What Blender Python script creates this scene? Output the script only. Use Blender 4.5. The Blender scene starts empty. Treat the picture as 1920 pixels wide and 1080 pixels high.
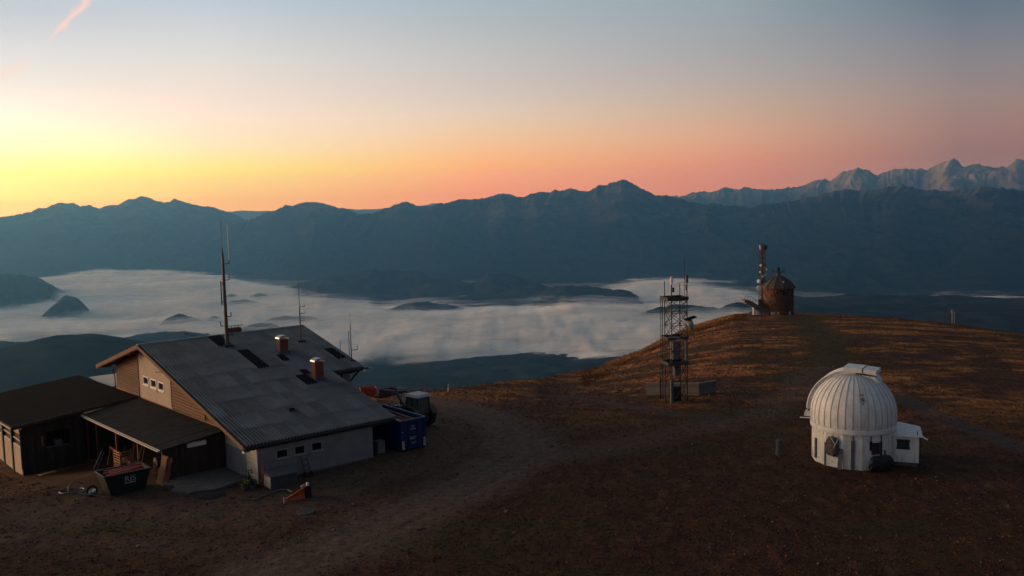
import bpy, math, random
import numpy as np
from mathutils import Matrix, Vector

random.seed(7)
rng = np.random.default_rng(11)
sc = bpy.context.scene
COL = sc.collection
PI = math.pi

# ------------------------------------------------------------------ camera
FPX, PITCH, ROLL, CAMZ = 1795.0, math.radians(5.73), math.radians(1.3), 20.0
cam = bpy.data.cameras.new('camera')
cam.sensor_width = 36.0
cam.lens = FPX / 1920.0 * 36.0
cam.clip_start = 1.0
cam.clip_end = 200000.0
cam_o = bpy.data.objects.new('camera', cam)
COL.objects.link(cam_o)
cam_o.matrix_world = (Matrix.Translation((0, 0, CAMZ)) @ Matrix.Rotation(PI / 2 - PITCH, 4, 'X')
                      @ Matrix.Rotation(-ROLL, 4, 'Z'))
sc.camera = cam_o

# ------------------------------------------------------------------ sky and light
SUN_AZ, SUN_EL = -66.0, 3.5          # degrees, azimuth from the view axis (left is negative)
world = bpy.data.worlds.new('World')
sc.world = world
world.use_nodes = True
wn = world.node_tree
W = wn.nodes
bg = W['Background']
sky = W.new('ShaderNodeTexSky')
sky.sky_type = 'NISHITA'
sky.sun_disc = False
sky.sun_elevation = math.radians(-1.0)
sky.sun_rotation = math.radians(SUN_AZ)
sky.altitude = 1900
sky.air_density = 1.0
sky.dust_density = 1.0
sky.ozone_density = 1.0


def wmath(op, a, b=None, clamp=False):
    n = W.new('ShaderNodeMath')
    n.operation = op
    n.use_clamp = clamp
    for i, v in enumerate((a, b)):
        if v is None:
            continue
        if isinstance(v, (int, float)):
            n.inputs[i].default_value = v
        else:
            wn.links.new(v, n.inputs[i])
    return n.outputs[0]


def wramp(fac, stops, interp='EASE'):
    n = W.new('ShaderNodeValToRGB')
    n.color_ramp.interpolation = interp
    el = n.color_ramp.elements
    while len(el) < len(stops):
        el.new(0.5)
    for e, (p, c) in zip(el, stops):
        e.position = p
        e.color = (*c, 1)
    wn.links.new(fac, n.inputs[0])
    return n.outputs[0]


def wmix(mode, fac, a, b):
    n = W.new('ShaderNodeMix')
    n.data_type = 'RGBA'
    n.blend_type = mode
    n.clamp_result = False
    for i, v in ((0, fac), (6, a), (7, b)):
        if isinstance(v, (int, float)):
            n.inputs[i].default_value = v
        elif isinstance(v, tuple):
            n.inputs[i].default_value = (*v, 1)
        else:
            wn.links.new(v, n.inputs[i])
    return n.outputs[2]


tc = W.new('ShaderNodeTexCoord')
sep = W.new('ShaderNodeSeparateXYZ')
wn.links.new(tc.outputs['Generated'], sep.inputs[0])
elev = wmath('ARCSINE', sep.outputs[2])
elev_deg = wmath('MULTIPLY', elev, 180 / PI)
# dawn sky: colour by height above the horizon (columns) at seven bearings from the sunrise point (rows)
SKY_E = (0.0, 0.5, 1.5, 3.0, 4.5, 6.0, 8.0, 10.0, 12.0, 20.0, 45.0, 90.0)
#SKYTABLE-BEGIN
SKY_T = (((6.000, 3.909, 0.407), (6.000, 5.244, 0.421), (6.000, 5.350, 0.859), (6.000, 5.219, 1.998), (6.000, 4.051, 2.454), (3.988, 3.253, 2.201), (3.203, 2.645, 2.020), (2.265, 2.107, 1.669), (2.238, 2.263, 1.599), (1.445, 1.490, 1.131), (0.467, 0.527, 0.519), (0.202, 0.268, 0.363)),
         ((4.435, 2.299, 0.339), (5.155, 3.085, 0.351), (4.706, 3.147, 0.716), (4.706, 3.070, 1.665), (4.564, 2.383, 2.045), (1.994, 1.913, 1.834), (1.602, 1.556, 1.684), (1.133, 1.239, 1.391), (1.119, 1.331, 1.332), (0.706, 0.853, 0.896), (0.306, 0.388, 0.468), (0.202, 0.268, 0.363)),
         ((2.202, 1.353, 0.224), (2.213, 1.737, 0.247), (2.178, 2.193, 0.370), (2.155, 1.916, 1.328), (2.144, 1.772, 1.568), (1.914, 1.643, 1.549), (1.579, 1.559, 1.569), (1.250, 1.357, 1.532), (0.907, 1.144, 1.501), (0.590, 0.750, 0.989), (0.281, 0.365, 0.489), (0.202, 0.268, 0.363)),
         ((2.042, 0.730, 0.255), (2.162, 0.864, 0.265), (2.247, 1.121, 0.336), (1.969, 1.289, 0.775), (1.681, 1.353, 1.109), (1.397, 1.228, 1.221), (1.159, 1.156, 1.200), (0.917, 1.040, 1.148), (0.767, 0.999, 1.196), (0.513, 0.670, 0.821), (0.264, 0.348, 0.452), (0.202, 0.268, 0.363)),
         ((1.475, 0.566, 0.388), (1.475, 0.566, 0.388), (1.594, 0.686, 0.434), (1.483, 0.855, 0.595), (1.196, 0.886, 0.715), (0.977, 0.848, 0.830), (0.753, 0.800, 0.869), (0.650, 0.780, 0.901), (0.609, 0.779, 0.910), (0.426, 0.549, 0.664), (0.245, 0.322, 0.418), (0.202, 0.268, 0.363)),
         ((0.605, 0.342, 0.366), (0.605, 0.342, 0.366), (0.605, 0.342, 0.366), (0.687, 0.419, 0.407), (0.648, 0.476, 0.488), (0.525, 0.472, 0.538), (0.360, 0.421, 0.551), (0.216, 0.332, 0.463), (0.216, 0.332, 0.463), (0.210, 0.303, 0.418), (0.198, 0.268, 0.364), (0.202, 0.268, 0.363)),
         ((0.356, 0.202, 0.249), (0.356, 0.202, 0.249), (0.356, 0.202, 0.249), (0.405, 0.247, 0.278), (0.382, 0.281, 0.333), (0.309, 0.278, 0.367), (0.212, 0.248, 0.376), (0.127, 0.196, 0.316), (0.127, 0.196, 0.316), (0.154, 0.218, 0.320), (0.186, 0.249, 0.343), (0.202, 0.268, 0.363)))
#SKYTABLE-END
SKY_A = (0.0, 36.0, 49.0, 64.0, 78.7, 91.0, 180.0)      # degrees round the horizon from the sunrise point
azim = wmath('ARCTAN2', sep.outputs[0], sep.outputs[1])
sunaz = math.radians(SUN_AZ)
LAMP_AZ = math.radians(-74.0)
sx, sy = math.sin(LAMP_AZ), math.cos(LAMP_AZ)
cosd = wmath('COSINE', wmath('SUBTRACT', azim, sunaz))
away = wmath('MULTIPLY', wmath('ARCCOSINE', cosd), 180 / PI)
epos = wmath('SQRT', wmath('MULTIPLY', wmath('MAXIMUM', elev_deg, 0.0), 1 / 90.0))
SKY_SCALE = 6.0
acc = None
for k, row in enumerate(SKY_T):
    col = wramp(epos, [(math.sqrt(e / 90.0), tuple(min(v / SKY_SCALE, 1.0) for v in c)) for e, c in zip(SKY_E, row)], 'LINEAR')
    if acc is None:
        acc = col
    else:
        mr = W.new('ShaderNodeMapRange')
        mr.inputs['From Min'].default_value = SKY_A[k - 1]
        mr.inputs['From Max'].default_value = SKY_A[k]
        wn.links.new(away, mr.inputs[0])
        acc = wmix('MIX', mr.outputs[0], acc, col)
dawn = wmix('MULTIPLY', 1.0, acc, (SKY_SCALE,) * 3)
total = wmix('ADD', 1.0, wmix('MULTIPLY', 1.0, sky.outputs[0], (.12, .12, .12)), dawn)


def wdot(v):
    n = W.new('ShaderNodeVectorMath')
    n.operation = 'DOT_PRODUCT'
    wn.links.new(tc.outputs['Generated'], n.inputs[0])
    n.inputs[1].default_value = v
    return n.outputs['Value']


def cloud_streak(base, az0, el0, az1, el1, half_w, taper, col, amount, nscale):
    """a wisp of high cloud or contrail between two directions (degrees)"""
    def dv(a, e):
        a, e = math.radians(a), math.radians(e)
        return Vector((math.sin(a) * math.cos(e), math.cos(a) * math.cos(e), math.sin(e)))
    A, B_ = dv(az0, el0), dv(az1, el1)
    nrm = A.cross(B_).normalized()
    t = (B_ - A)
    ln = t.length
    t = (t - t.dot(A) * 0 * A).normalized()
    along = wmath('MULTIPLY', wmath('SUBTRACT', wdot(t), A.dot(t)), 1 / ln)
    nz = W.new('ShaderNodeTexNoise')
    nz.inputs['Scale'].default_value = nscale
    nz.inputs['Detail'].default_value = 5
    wn.links.new(tc.outputs['Generated'], nz.inputs['Vector'])
    wob = wmath('MULTIPLY', wmath('SUBTRACT', nz.outputs['Fac'], .5), half_w * 2.6)
    width = wmath('MULTIPLY', wmath('ADD', wmath('MULTIPLY', along, taper), 1 - taper), half_w)
    dist = wmath('DIVIDE', wmath('ADD', wdot(nrm), wob), wmath('MAXIMUM', width, half_w * .12))
    prof = wmath('POWER', 2.718, wmath('MULTIPLY', wmath('MULTIPLY', dist, dist), -1.0))
    ends = wmath('MULTIPLY', wmath('MULTIPLY', along, 6.0, True), wmath('MULTIPLY', wmath('SUBTRACT', 1.0, along), 6.0, True))
    m_ = wmath('MULTIPLY', wmath('MULTIPLY', prof, ends), amount, True)
    return wmix('MIX', m_, base, col)


total = cloud_streak(total, -25.3, 8.3, -21.2, 12.6, .0055, .8, (2.15, 1.50, 1.36), .95, 60)
total = cloud_streak(total, -29.0, 6.0, -26.0, 7.35, .0055, .2, (2.2, 1.62, 1.45), .45, 45)
total = cloud_streak(total, 3.6, 6.62, 10.55, 6.84, .0010, .6, (1.30, .86, .80), .55, 20)
wn.links.new(total, bg.inputs[0])
bg.inputs[1].default_value = 0.15

sun = bpy.data.lights.new('sun', 'SUN')
sun.energy = 1.2
sun.angle = math.radians(30)
sun.color = (1.0, 0.64, 0.38)
sun_o = bpy.data.objects.new('sun', sun)
COL.objects.link(sun_o)
ce = math.cos(math.radians(SUN_EL))
sun_dir = Vector((sx * ce, sy * ce, math.sin(math.radians(SUN_EL))))
sun_o.rotation_euler = sun_dir.to_track_quat('Z', 'Y').to_euler()

vs = sc.view_settings
vs.view_transform = 'Standard'
vs.look = 'None'
vs.exposure = 1.6
vs.gamma = 1.0
vs.use_curve_mapping = False
sc.cycles.max_bounces = 6
sc.cycles.diffuse_bounces = 2
sc.cycles.glossy_bounces = 2
sc.cycles.transparent_max_bounces = 16
sc.cycles.volume_bounces = 1
sc.cycles.use_denoising = True

# ------------------------------------------------------------------ camera maths used to survey positions
_f = np.array([0, math.cos(PITCH), -math.sin(PITCH)])
_u0 = np.array([0, math.sin(PITCH), math.cos(PITCH)])
_r = np.array([1.0, 0, 0]) * math.cos(ROLL) - _u0 * math.sin(ROLL)
_u = _u0 * math.cos(ROLL) + np.array([1.0, 0, 0]) * math.sin(ROLL)


def ray(x, y):
    return _f + _r * ((x - 960) / FPX) + _u * ((540 - y) / FPX)


def gz(x, y, z=0.0):
    d = ray(x, y)
    return np.array([0, 0, CAMZ]) + d * ((z - CAMZ) / d[2])


def bearing(px):
    """azimuth of a column of the survey picture, at the horizon"""
    d = ray(px, 360 - 0.0227 * (px - 960))
    return math.atan2(d[0], d[1])


def drop(px, py):
    d = ray(px, py)
    return -d[2] / math.hypot(d[0], d[1])


# ------------------------------------------------------------------ noise
def vnoise(x, y, seed=0):
    xi = np.floor(x).astype(np.int64)
    yi = np.floor(y).astype(np.int64)
    fx, fy = x - xi, y - yi
    fx = fx * fx * (3 - 2 * fx)
    fy = fy * fy * (3 - 2 * fy)

    def h(a, b):
        n = (a * 374761393 + b * 668265263 + seed * 982451653) & 0xffffffff
        n = ((n ^ (n >> 13)) * 1274126177) & 0xffffffff
        return ((n ^ (n >> 16)) & 0xffff) / 65535.0
    a, b, c, d = h(xi, yi), h(xi + 1, yi), h(xi, yi + 1), h(xi + 1, yi + 1)
    return (a * (1 - fx) + b * fx) * (1 - fy) + (c * (1 - fx) + d * fx) * fy


def fbm(x, y, o=5, seed=0, gain=.5):
    s, a, t = 0.0, 1.0, 0.0
    for i in range(o):
        s = s + a * vnoise(x * 2 ** i + 17.3 * i, y * 2 ** i - 9.1 * i, seed + i)
        t += a
        a *= gain
    return s / t * 2 - 1          # about -1..1


def ridged(x, y, o=5, seed=0, gain=.55):
    s, a, t = 0.0, 1.0, 0.0
    for i in range(o):
        s = s + a * (1 - np.abs(2 * vnoise(x * 2 ** i + 7.7 * i, y * 2 ** i + 3.1 * i, seed + i) - 1))
        t += a
        a *= gain
    return s / t


def ss(a, b, x):
    t = np.clip((x - a) / (b - a), 0, 1)
    return t * t * (3 - 2 * t)


# ------------------------------------------------------------------ materials
MATS = {}


def pm(name, c1, c2=None, rough=.85, scale=4.0, stretch=(1, 1, 1), bump=.0, metal=0.0, rnd=0.0, spec=.3, detail=6, contrast=(.35, .65)):
    """procedural two-tone material with noise mottling; rnd adds a brightness change from object to object"""
    if name in MATS:
        return MATS[name]
    m = bpy.data.materials.new(name)
    m.use_nodes = True
    nt = m.node_tree
    N, L = nt.nodes, nt.links
    b = N['Principled BSDF']
    t = N.new('ShaderNodeTexCoord')
    oi = N.new('ShaderNodeObjectInfo')
    mul = N.new('ShaderNodeVectorMath'); mul.operation = 'SCALE'
    comb = N.new('ShaderNodeCombineXYZ')
    L.new(oi.outputs['Random'], comb.inputs[0]); L.new(oi.outputs['Random'], comb.inputs[1])
    L.new(comb.outputs[0], mul.inputs[0]); mul.inputs['Scale'].default_value = 37.0
    mp = N.new('ShaderNodeMapping')
    mp.inputs['Scale'].default_value = stretch
    L.new(t.outputs['Object'], mp.inputs[0])
    ad = N.new('ShaderNodeVectorMath'); ad.operation = 'ADD'
    L.new(mp.outputs[0], ad.inputs[0]); L.new(mul.outputs[0], ad.inputs[1])
    nz = N.new('ShaderNodeTexNoise')
    nz.inputs['Scale'].default_value = scale
    nz.inputs['Detail'].default_value = detail
    L.new(ad.outputs[0], nz.inputs['Vector'])
    rp = N.new('ShaderNodeValToRGB')
    if c2 is None:
        c2 = tuple(v * .7 for v in c1)
    rp.color_ramp.elements[0].position, rp.color_ramp.elements[1].position = contrast
    rp.color_ramp.elements[0].color = (*c2, 1)
    rp.color_ramp.elements[1].color = (*c1, 1)
    L.new(nz.outputs['Fac'], rp.inputs[0])
    out = rp.outputs[0]
    if rnd:
        hs = N.new('ShaderNodeHueSaturation')
        mr = N.new('ShaderNodeMapRange')
        mr.inputs['To Min'].default_value = 1 - rnd
        mr.inputs['To Max'].default_value = 1 + rnd
        L.new(oi.outputs['Random'], mr.inputs[0])
        L.new(mr.outputs[0], hs.inputs['Value'])
        L.new(out, hs.inputs['Color'])
        out = hs.outputs[0]
    L.new(out, b.inputs['Base Color'])
    b.inputs['Roughness'].default_value = rough
    b.inputs['Metallic'].default_value = metal
    b.inputs['Specular IOR Level'].default_value = spec
    if bump:
        bp = N.new('ShaderNodeBump')
        bp.inputs['Strength'].default_value = bump
        bp.inputs['Distance'].default_value = .02
        L.new(nz.outputs['Fac'], bp.inputs['Height'])
        L.new(bp.outputs[0], b.inputs['Normal'])
    MATS[name] = m
    return m


def brick_mat():
    m = pm('chimney_brick', (.22, .06, .04), (.16, .045, .03), .9, 8)
    nt = m.node_tree
    N, L = nt.nodes, nt.links
    t = N.new('ShaderNodeTexCoord')
    mp = N.new('ShaderNodeMapping')
    mp.inputs['Rotation'].default_value = (PI / 2, 0, PI / 4)
    L.new(t.outputs['Object'], mp.inputs[0])
    br = N.new('ShaderNodeTexBrick')
    br.inputs['Scale'].default_value = 2.2
    br.inputs['Color1'].default_value = (.20, .055, .035, 1)
    br.inputs['Color2'].default_value = (.14, .036, .025, 1)
    br.inputs['Mortar'].default_value = (.15, .11, .09, 1)
    br.inputs['Mortar Size'].default_value = .015
    L.new(mp.outputs[0], br.inputs['Vector'])
    L.new(br.outputs[0], N['Principled BSDF'].inputs['Base Color'])
    return m


def glass(name='window_glass', c=(.012, .013, .016)):
    return pm(name, c, tuple(v * .7 for v in c), .08, 2, spec=.6)


M = dict(
    plaster=pm('grey_plaster', (.20, .195, .205), (.16, .155, .165), .9, 1.3, bump=.1),
    cream=pm('cream_plaster', (.40, .325, .26), (.35, .28, .225), .9, 1.2, bump=.1),
    clap=pm('pale_clapboard', (.48, .41, .31), (.38, .32, .25), .8, 6, (1, .3, 3), rnd=.12),
    log=pm('brown_log', (.125, .054, .030), (.075, .033, .02), .8, 5, (1, .25, 4), rnd=.25),
    fascia=pm('fascia_wood', (.16, .075, .045), (.11, .052, .032), .8, 5, (1, 1, 1)),
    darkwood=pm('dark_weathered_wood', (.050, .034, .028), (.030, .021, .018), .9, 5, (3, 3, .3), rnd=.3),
    greywood=pm('grey_weathered_wood', (.15, .14, .14), (.10, .09, .09), .9, 5, (.3, 1, 4), rnd=.2),
    straww=pm('pale_new_wood', (.42, .23, .10), (.33, .16, .07), .8, 5, (1, 1, 4), rnd=.2),
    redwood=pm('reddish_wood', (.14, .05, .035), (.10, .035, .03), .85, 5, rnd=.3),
    white=pm('white_paint', (.72, .72, .70), (.62, .62, .60), .5, 3),
    roofsheet=pm('corrugated_sheet', (.118, .130, .162), (.082, .091, .118), .5, .8, metal=.25, rnd=.26, spec=.5),
    roofdark=pm('dark_roof_panel', (.010, .010, .013), (.007, .007, .009), .9, 2, spec=.05),
    felt=pm('roofing_felt', (.036, .036, .038), (.026, .026, .028), 1, 1.2, bump=.2, spec=.02),
    felt2=pm('dark_roofing_felt', (.014, .0125, .013), (.010, .009, .0095), 1, .8, bump=.2, spec=.02),
    deck=pm('roof_deck', (.06, .04, .03), None, .9, 3),
    steel=pm('galvanised_steel', (.12, .125, .135), (.08, .083, .09), .55, 6, metal=.5),
    darksteel=pm('dark_steel', (.035, .037, .042), (.022, .024, .028), .6, 6, metal=.3),
    capm=pm('chimney_cap_metal', (.42, .42, .43), (.3, .3, .31), .4, 5, metal=.7),
    concrete=pm('concrete', (.115, .10, .092), (.075, .066, .06), .95, 2, bump=.2),
    black=pm('black_rubber', (.014, .014, .015), (.009, .009, .010), .8, 6, bump=.3),
    glass=glass(),
    blue=pm('blue_container_paint', (.008, .028, .105), (.006, .02, .075), .5, 3),
    green=pm('dark_green_paint', (.006, .022, .020), (.005, .014, .014), .5, 3),
    redp=pm('red_paint', (.30, .03, .02), (.20, .02, .015), .6, 4),
    orange=pm('orange_paint', (.48, .10, .02), (.36, .07, .02), .55, 4),
    orred=pm('orange_red_plastic', (.52, .085, .035), (.42, .06, .03), .6, 4),
    dome=pm('dome_white_paint', (.67, .665, .65), (.50, .485, .46), .55, 2.2, (1, 1, .5), rnd=.05, bump=.08, contrast=(.28, .55)),
    drum=pm('drum_white_paint', (.64, .63, .60), (.44, .41, .37), .6, 1.6, (2, 2, .35), contrast=(.28, .55)),
    stone=pm('tower_masonry', (.145, .068, .045), (.078, .038, .028), .95, 1.6, (1, 1, 2), bump=.6, rnd=.3),
    shingle=pm('tower_shingle', (.085, .062, .056), (.05, .038, .036), .85, 3, rnd=.3),
    tarp=pm('grey_tarpaulin', (.085, .078, .078), (.045, .042, .044), .7, 3, bump=.5),
    blacktarp=pm('black_tarpaulin', (.014, .014, .018), (.008, .008, .011), .5, 4, bump=.5),
    leaf=pm('pot_leaf', (.035, .06, .02), (.02, .035, .012), .7, 5),
    yellow=pm('yellow_flower', (.45, .42, .05), (.36, .33, .04), .7, 5),
    brick=brick_mat(),
)


# ------------------------------------------------------------------ mesh builder
class MB:
    def __init__(s):
        s.v, s.f = [], []

    def add(s, vs_, fs):
        o = len(s.v)
        s.v += [tuple(map(float, p)) for p in vs_]
        s.f += [tuple(i + o for i in f) for f in fs]
        return s

    def box(s, x0, x1, y0, y1, z0, z1):
        return s.hexa([(x0, y0, z0), (x1, y0, z0), (x1, y1, z0), (x0, y1, z0),
                       (x0, y0, z1), (x1, y0, z1), (x1, y1, z1), (x0, y1, z1)])

    def hexa(s, p):
        return s.add(p, [(3, 2, 1, 0), (4, 5, 6, 7), (0, 1, 5, 4), (1, 2, 6, 5), (2, 3, 7, 6), (3, 0, 4, 7)])

    def bar(s, p, q, w, h=None, up=(0, 0, 1)):
        p, q = Vector(p), Vector(q)
        h = h or w
        d = (q - p).normalized()
        u = Vector(up)
        if abs(d.dot(u)) > .95:
            u = Vector((1, 0, 0))
        a = d.cross(u).normalized() * (w / 2)
        b = a.cross(d).normalized() * (h / 2)
        return s.hexa([p - a - b, p + a - b, q + a - b, q - a - b, p - a + b, p + a + b, q + a + b, q - a + b])

    def tube(s, pts, r, n=8, r2=None, cap=True, closed=False):
        pts = [Vector(p) for p in pts]
        k = len(pts)
        rings = []
        ref = None
        for i, p in enumerate(pts):
            if closed:
                d = pts[(i + 1) % k] - pts[i - 1]
            else:
                d = pts[min(i + 1, k - 1)] - pts[max(i - 1, 0)]
            d.normalize()
            if ref is None:
                ref = Vector((0, 0, 1)) if abs(d.z) < .9 else Vector((1, 0, 0))
            a = d.cross(ref).normalized()
            b = a.cross(d).normalized()
            ref = b if abs(d.dot(b)) < .9 else ref
            rr = r if r2 is None else r + (r2 - r) * i / max(k - 1, 1)
            rings.append([p + a * rr * math.cos(2 * PI * j / n) + b * rr * math.sin(2 * PI * j / n) for j in range(n)])
        vs_ = [q for g in rings for q in g]
        fs = []
        for i in range(k if closed else k - 1):
            for j in range(n):
                i2 = (i + 1) % k
                fs.append((i * n + j, i * n + (j + 1) % n, i2 * n + (j + 1) % n, i2 * n + j))
        if cap and not closed:
            fs.append(tuple(range(n - 1, -1, -1)))
            fs.append(tuple((k - 1) * n + j for j in range(n)))
        return s.add(vs_, fs)

    def lathe(s, prof, n=24, c=(0, 0, 0), a0=0.0, a1=2 * PI):
        full = abs(a1 - a0 - 2 * PI) < 1e-6
        m = n if full else n + 1
        vs_ = [(c[0] + r * math.cos(a0 + (a1 - a0) * j / n), c[1] + r * math.sin(a0 + (a1 - a0) * j / n), c[2] + z)
               for r, z in prof for j in range(m)]
        fs = []
        for i in range(len(prof) - 1):
            for j in range(n):
                j2 = (j + 1) % m
                fs.append((i * m + j, i * m + j2, (i + 1) * m + j2, (i + 1) * m + j))
        return s.add(vs_, fs)

    def prism(s, poly, a, b, axis='x'):
        """extrude a polygon given in the other two axes from a to b"""
        def P(t, u, v):
            return {'x': (t, u, v), 'y': (u, t, v), 'z': (u, v, t)}[axis]
        k = len(poly)
        vs_ = [P(a, *p) for p in poly] + [P(b, *p) for p in poly]
        fs = [tuple(range(k - 1, -1, -1)), tuple(range(k, 2 * k))]
        fs += [(i, (i + 1) % k, k + (i + 1) % k, k + i) for i in range(k)]
        return s.add(vs_, fs)

    def data(s, name, mat, smooth=False):
        me = bpy.data.meshes.new(name)
        me.from_pydata(s.v, [], s.f)
        me.materials.append(mat)
        if smooth:
            me.polygons.foreach_set('use_smooth', [True] * len(me.polygons))
        me.update()
        return me

    def build(s, name, mat, parent=None, smooth=False, loc=None, rot=None):
        me = s.data(name, mat, smooth)
        import bmesh
        bm = bmesh.new()
        bm.from_mesh(me)
        bmesh.ops.recalc_face_normals(bm, faces=bm.faces)
        bm.to_mesh(me)
        bm.free()
        return link(name, me, parent, loc, rot)


def link(name, me, parent=None, loc=None, rot=None):
    o = bpy.data.objects.new(name, me)
    COL.objects.link(o)
    if parent is not None:
        o.parent = parent
    if loc is not None:
        o.location = loc
    if rot is not None:
        o.rotation_euler = rot
    return o


def tag(o, label=None, cat=None, group=None, kind=None):
    if label:
        o['label'] = label
    if cat:
        o['category'] = cat
    if group:
        o['group'] = group
    if kind:
        o['kind'] = kind
    return o


def thing(name, label, cat, loc=(0, 0, 0), rotz=0.0, group=None):
    o = link(name, None, None, [float(v) for v in loc], (0, 0, rotz))
    return tag(o, label, cat, group)


def grid_mesh(name, X, Y, Z, mat, attrs=None, smooth=True, wrap=False):
    """X, Y, Z arrays (rows, cols)"""
    r, c = X.shape
    co = np.stack([X, Y, Z], -1).reshape(-1, 3).astype(np.float32)
    i, j = np.meshgrid(np.arange(r - 1), np.arange(c if wrap else c - 1), indexing='ij')
    j2 = (j + 1) % c
    q = np.stack([i * c + j, i * c + j2, (i + 1) * c + j2, (i + 1) * c + j], -1).reshape(-1, 4)
    me = bpy.data.meshes.new(name)
    me.vertices.add(len(co))
    me.vertices.foreach_set('co', co.ravel())
    me.loops.add(q.size)
    me.loops.foreach_set('vertex_index', q.ravel().astype(np.int32))
    me.polygons.add(len(q))
    me.polygons.foreach_set('loop_start', np.arange(0, q.size, 4, dtype=np.int32))
    me.polygons.foreach_set('use_smooth', np.full(len(q), smooth))
    for k, a in (attrs or {}).items():
        at = me.attributes.new(k, 'FLOAT', 'POINT')
        at.data.foreach_set('value', a.ravel().astype(np.float32))
    me.update(calc_edges=True)
    me.validate()
    me.materials.append(mat)
    return link(name, me)


# ------------------------------------------------------------------ the lodge's own axes
HA = math.radians(40.0)
HD = np.array([math.cos(HA), math.sin(HA), 0.0])       # along the ridge
HN = np.array([-math.sin(HA), math.cos(HA), 0.0])      # away from the front wall
HO = gz(485, 908)                                      # foot of the near corner


def hw(X, Y, Z=0.0):
    return HO + HD * X + HN * Y + np.array([0, 0, Z])


# ------------------------------------------------------------------ summit ground
_ep = np.array([-3000, -300, 0, 300, 550, 690, 840, 1000, 1120, 1200, 1300, 1380, 1460, 1600, 1700, 1800, 1920, 2100, 2600, 6000], float)
_eD = np.array([120, 125, 118, 112, 103, 100, 100, 112, 150, 185, 210, 222, 225, 225, 220, 215, 205, 190, 170, 150], float)
_ey = [None, None, None, None, None, 741, 735, 712, 690, 660, 614, 590, 588, 591, 599, 610, 626, 645, None, None]
_eh = [-6, -7, -5.5, -2.2, -.8, 0, 0, 0, 0, 0, 0, 0, 0, 0, 0, 0, 0, 0, -6, -6]
_eaz = np.array([bearing(p) for p in _ep])
_ez = np.array([CAMZ - D * drop(p, y) if y else h for p, D, y, h in zip(_ep, _eD, _ey, _eh)])


def terr(x, y, rough=True):
    x, y = np.asarray(x, float), np.asarray(y, float)
    d = np.hypot(x, y)
    az = np.arctan2(x, y)
    D = np.interp(az, _eaz, _eD)
    zD = np.interp(az, _eaz, _ez)
    w = np.clip((d - 72) / (D - 72), 0, 1) ** 1.6
    z = zD * w
    s0 = 1.6 * zD / (D - 72)
    e = np.clip(d - D, 0, None)
    k = .02 - .014 * ss(110, 200, D)
    e1 = np.clip((.45 + s0) / (2 * k), 0, None)
    z = z + np.where(e < e1, s0 * e - k * e * e, s0 * e1 - k * e1 * e1 - .45 * (e - e1))
    rx, ry = x - HO[0], y - HO[1]
    al, bk = rx * HD[0] + ry * HD[1], rx * HN[0] + ry * HN[1]
    z = z - 1.5 * ss(8, 22, bk) * ss(2, -3, al)
    if rough:
        fl = ss(12, 40, d)
        z = z + fl * (.10 * fbm(x / 6, y / 6, 3, 3) + .045 * fbm(x / 1.1, y / 1.1, 3, 9))
        far = ss(80, 130, d)
        z = z + far * (.28 * fbm(x / 28, y / 28, 3, 5) + .09 * fbm(x / 5, y / 5, 2, 8))
    return z


def hit(px, py):
    """where the sight line of a survey pixel meets the summit ground"""
    d = ray(px, py)
    d = d / math.hypot(d[0], d[1])
    t = np.arange(35, 300, .1)
    zz = CAMZ + d[2] * t
    g = terr(d[0] * t, d[1] * t)
    i = int(np.argmax(zz < g))
    if i == 0:
        i = int(np.argmin(zz - g))
    return np.array([d[0] * t[i], d[1] * t[i], g[i]])


def seg_dist(x, y, pts):
    best = np.full(np.shape(x), 1e9)
    for (a, b) in zip(pts[:-1], pts[1:]):
        ax, ay, bx, by = a[0], a[1], b[0], b[1]
        L2 = (bx - ax) ** 2 + (by - ay) ** 2 + 1e-9
        t = np.clip(((x - ax) * (bx - ax) + (y - ay) * (by - ay)) / L2, 0, 1)
        best = np.minimum(best, np.hypot(x - ax - t * (bx - ax), y - ay - t * (by - ay)))
    return best


TRACK = [hit(*p) for p in ((330, 1165), (450, 1105), (560, 1055), (690, 1002), (800, 950), (905, 898), (985, 850), (965, 815), (900, 780), (840, 758), (790, 752))]
TRACK2 = [hit(*p) for p in ((960, 872), (1100, 845), (1250, 815), (1400, 785), (1490, 745), (1545, 690))]
TRACK3 = [hit(*p) for p in ((1520, 715), (1558, 660), (1540, 632), (1515, 608), (1500, 592))]
TRACK4 = [hit(*p) for p in ((-200, 1000), (150, 1015), (420, 1030), (560, 1055))]
YARD = [hit(*p) for p in ((120, 960), (330, 945), (480, 960), (640, 900), (760, 860), (840, 800), (870, 775))]
PAVED = [hit(*p) for p in ((1690, 745), (1760, 780), (1840, 812), (1930, 845), (2100, 890))]
PAVED2 = [hit(*p) for p in ((960, 738), (1080, 745), (1180, 762), (1270, 778), (1340, 782))]
GREENS = [hit(*p) for p in ((60, 1000), (200, 990), (330, 972), (450, 945), (560, 915), (690, 880))]


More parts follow.
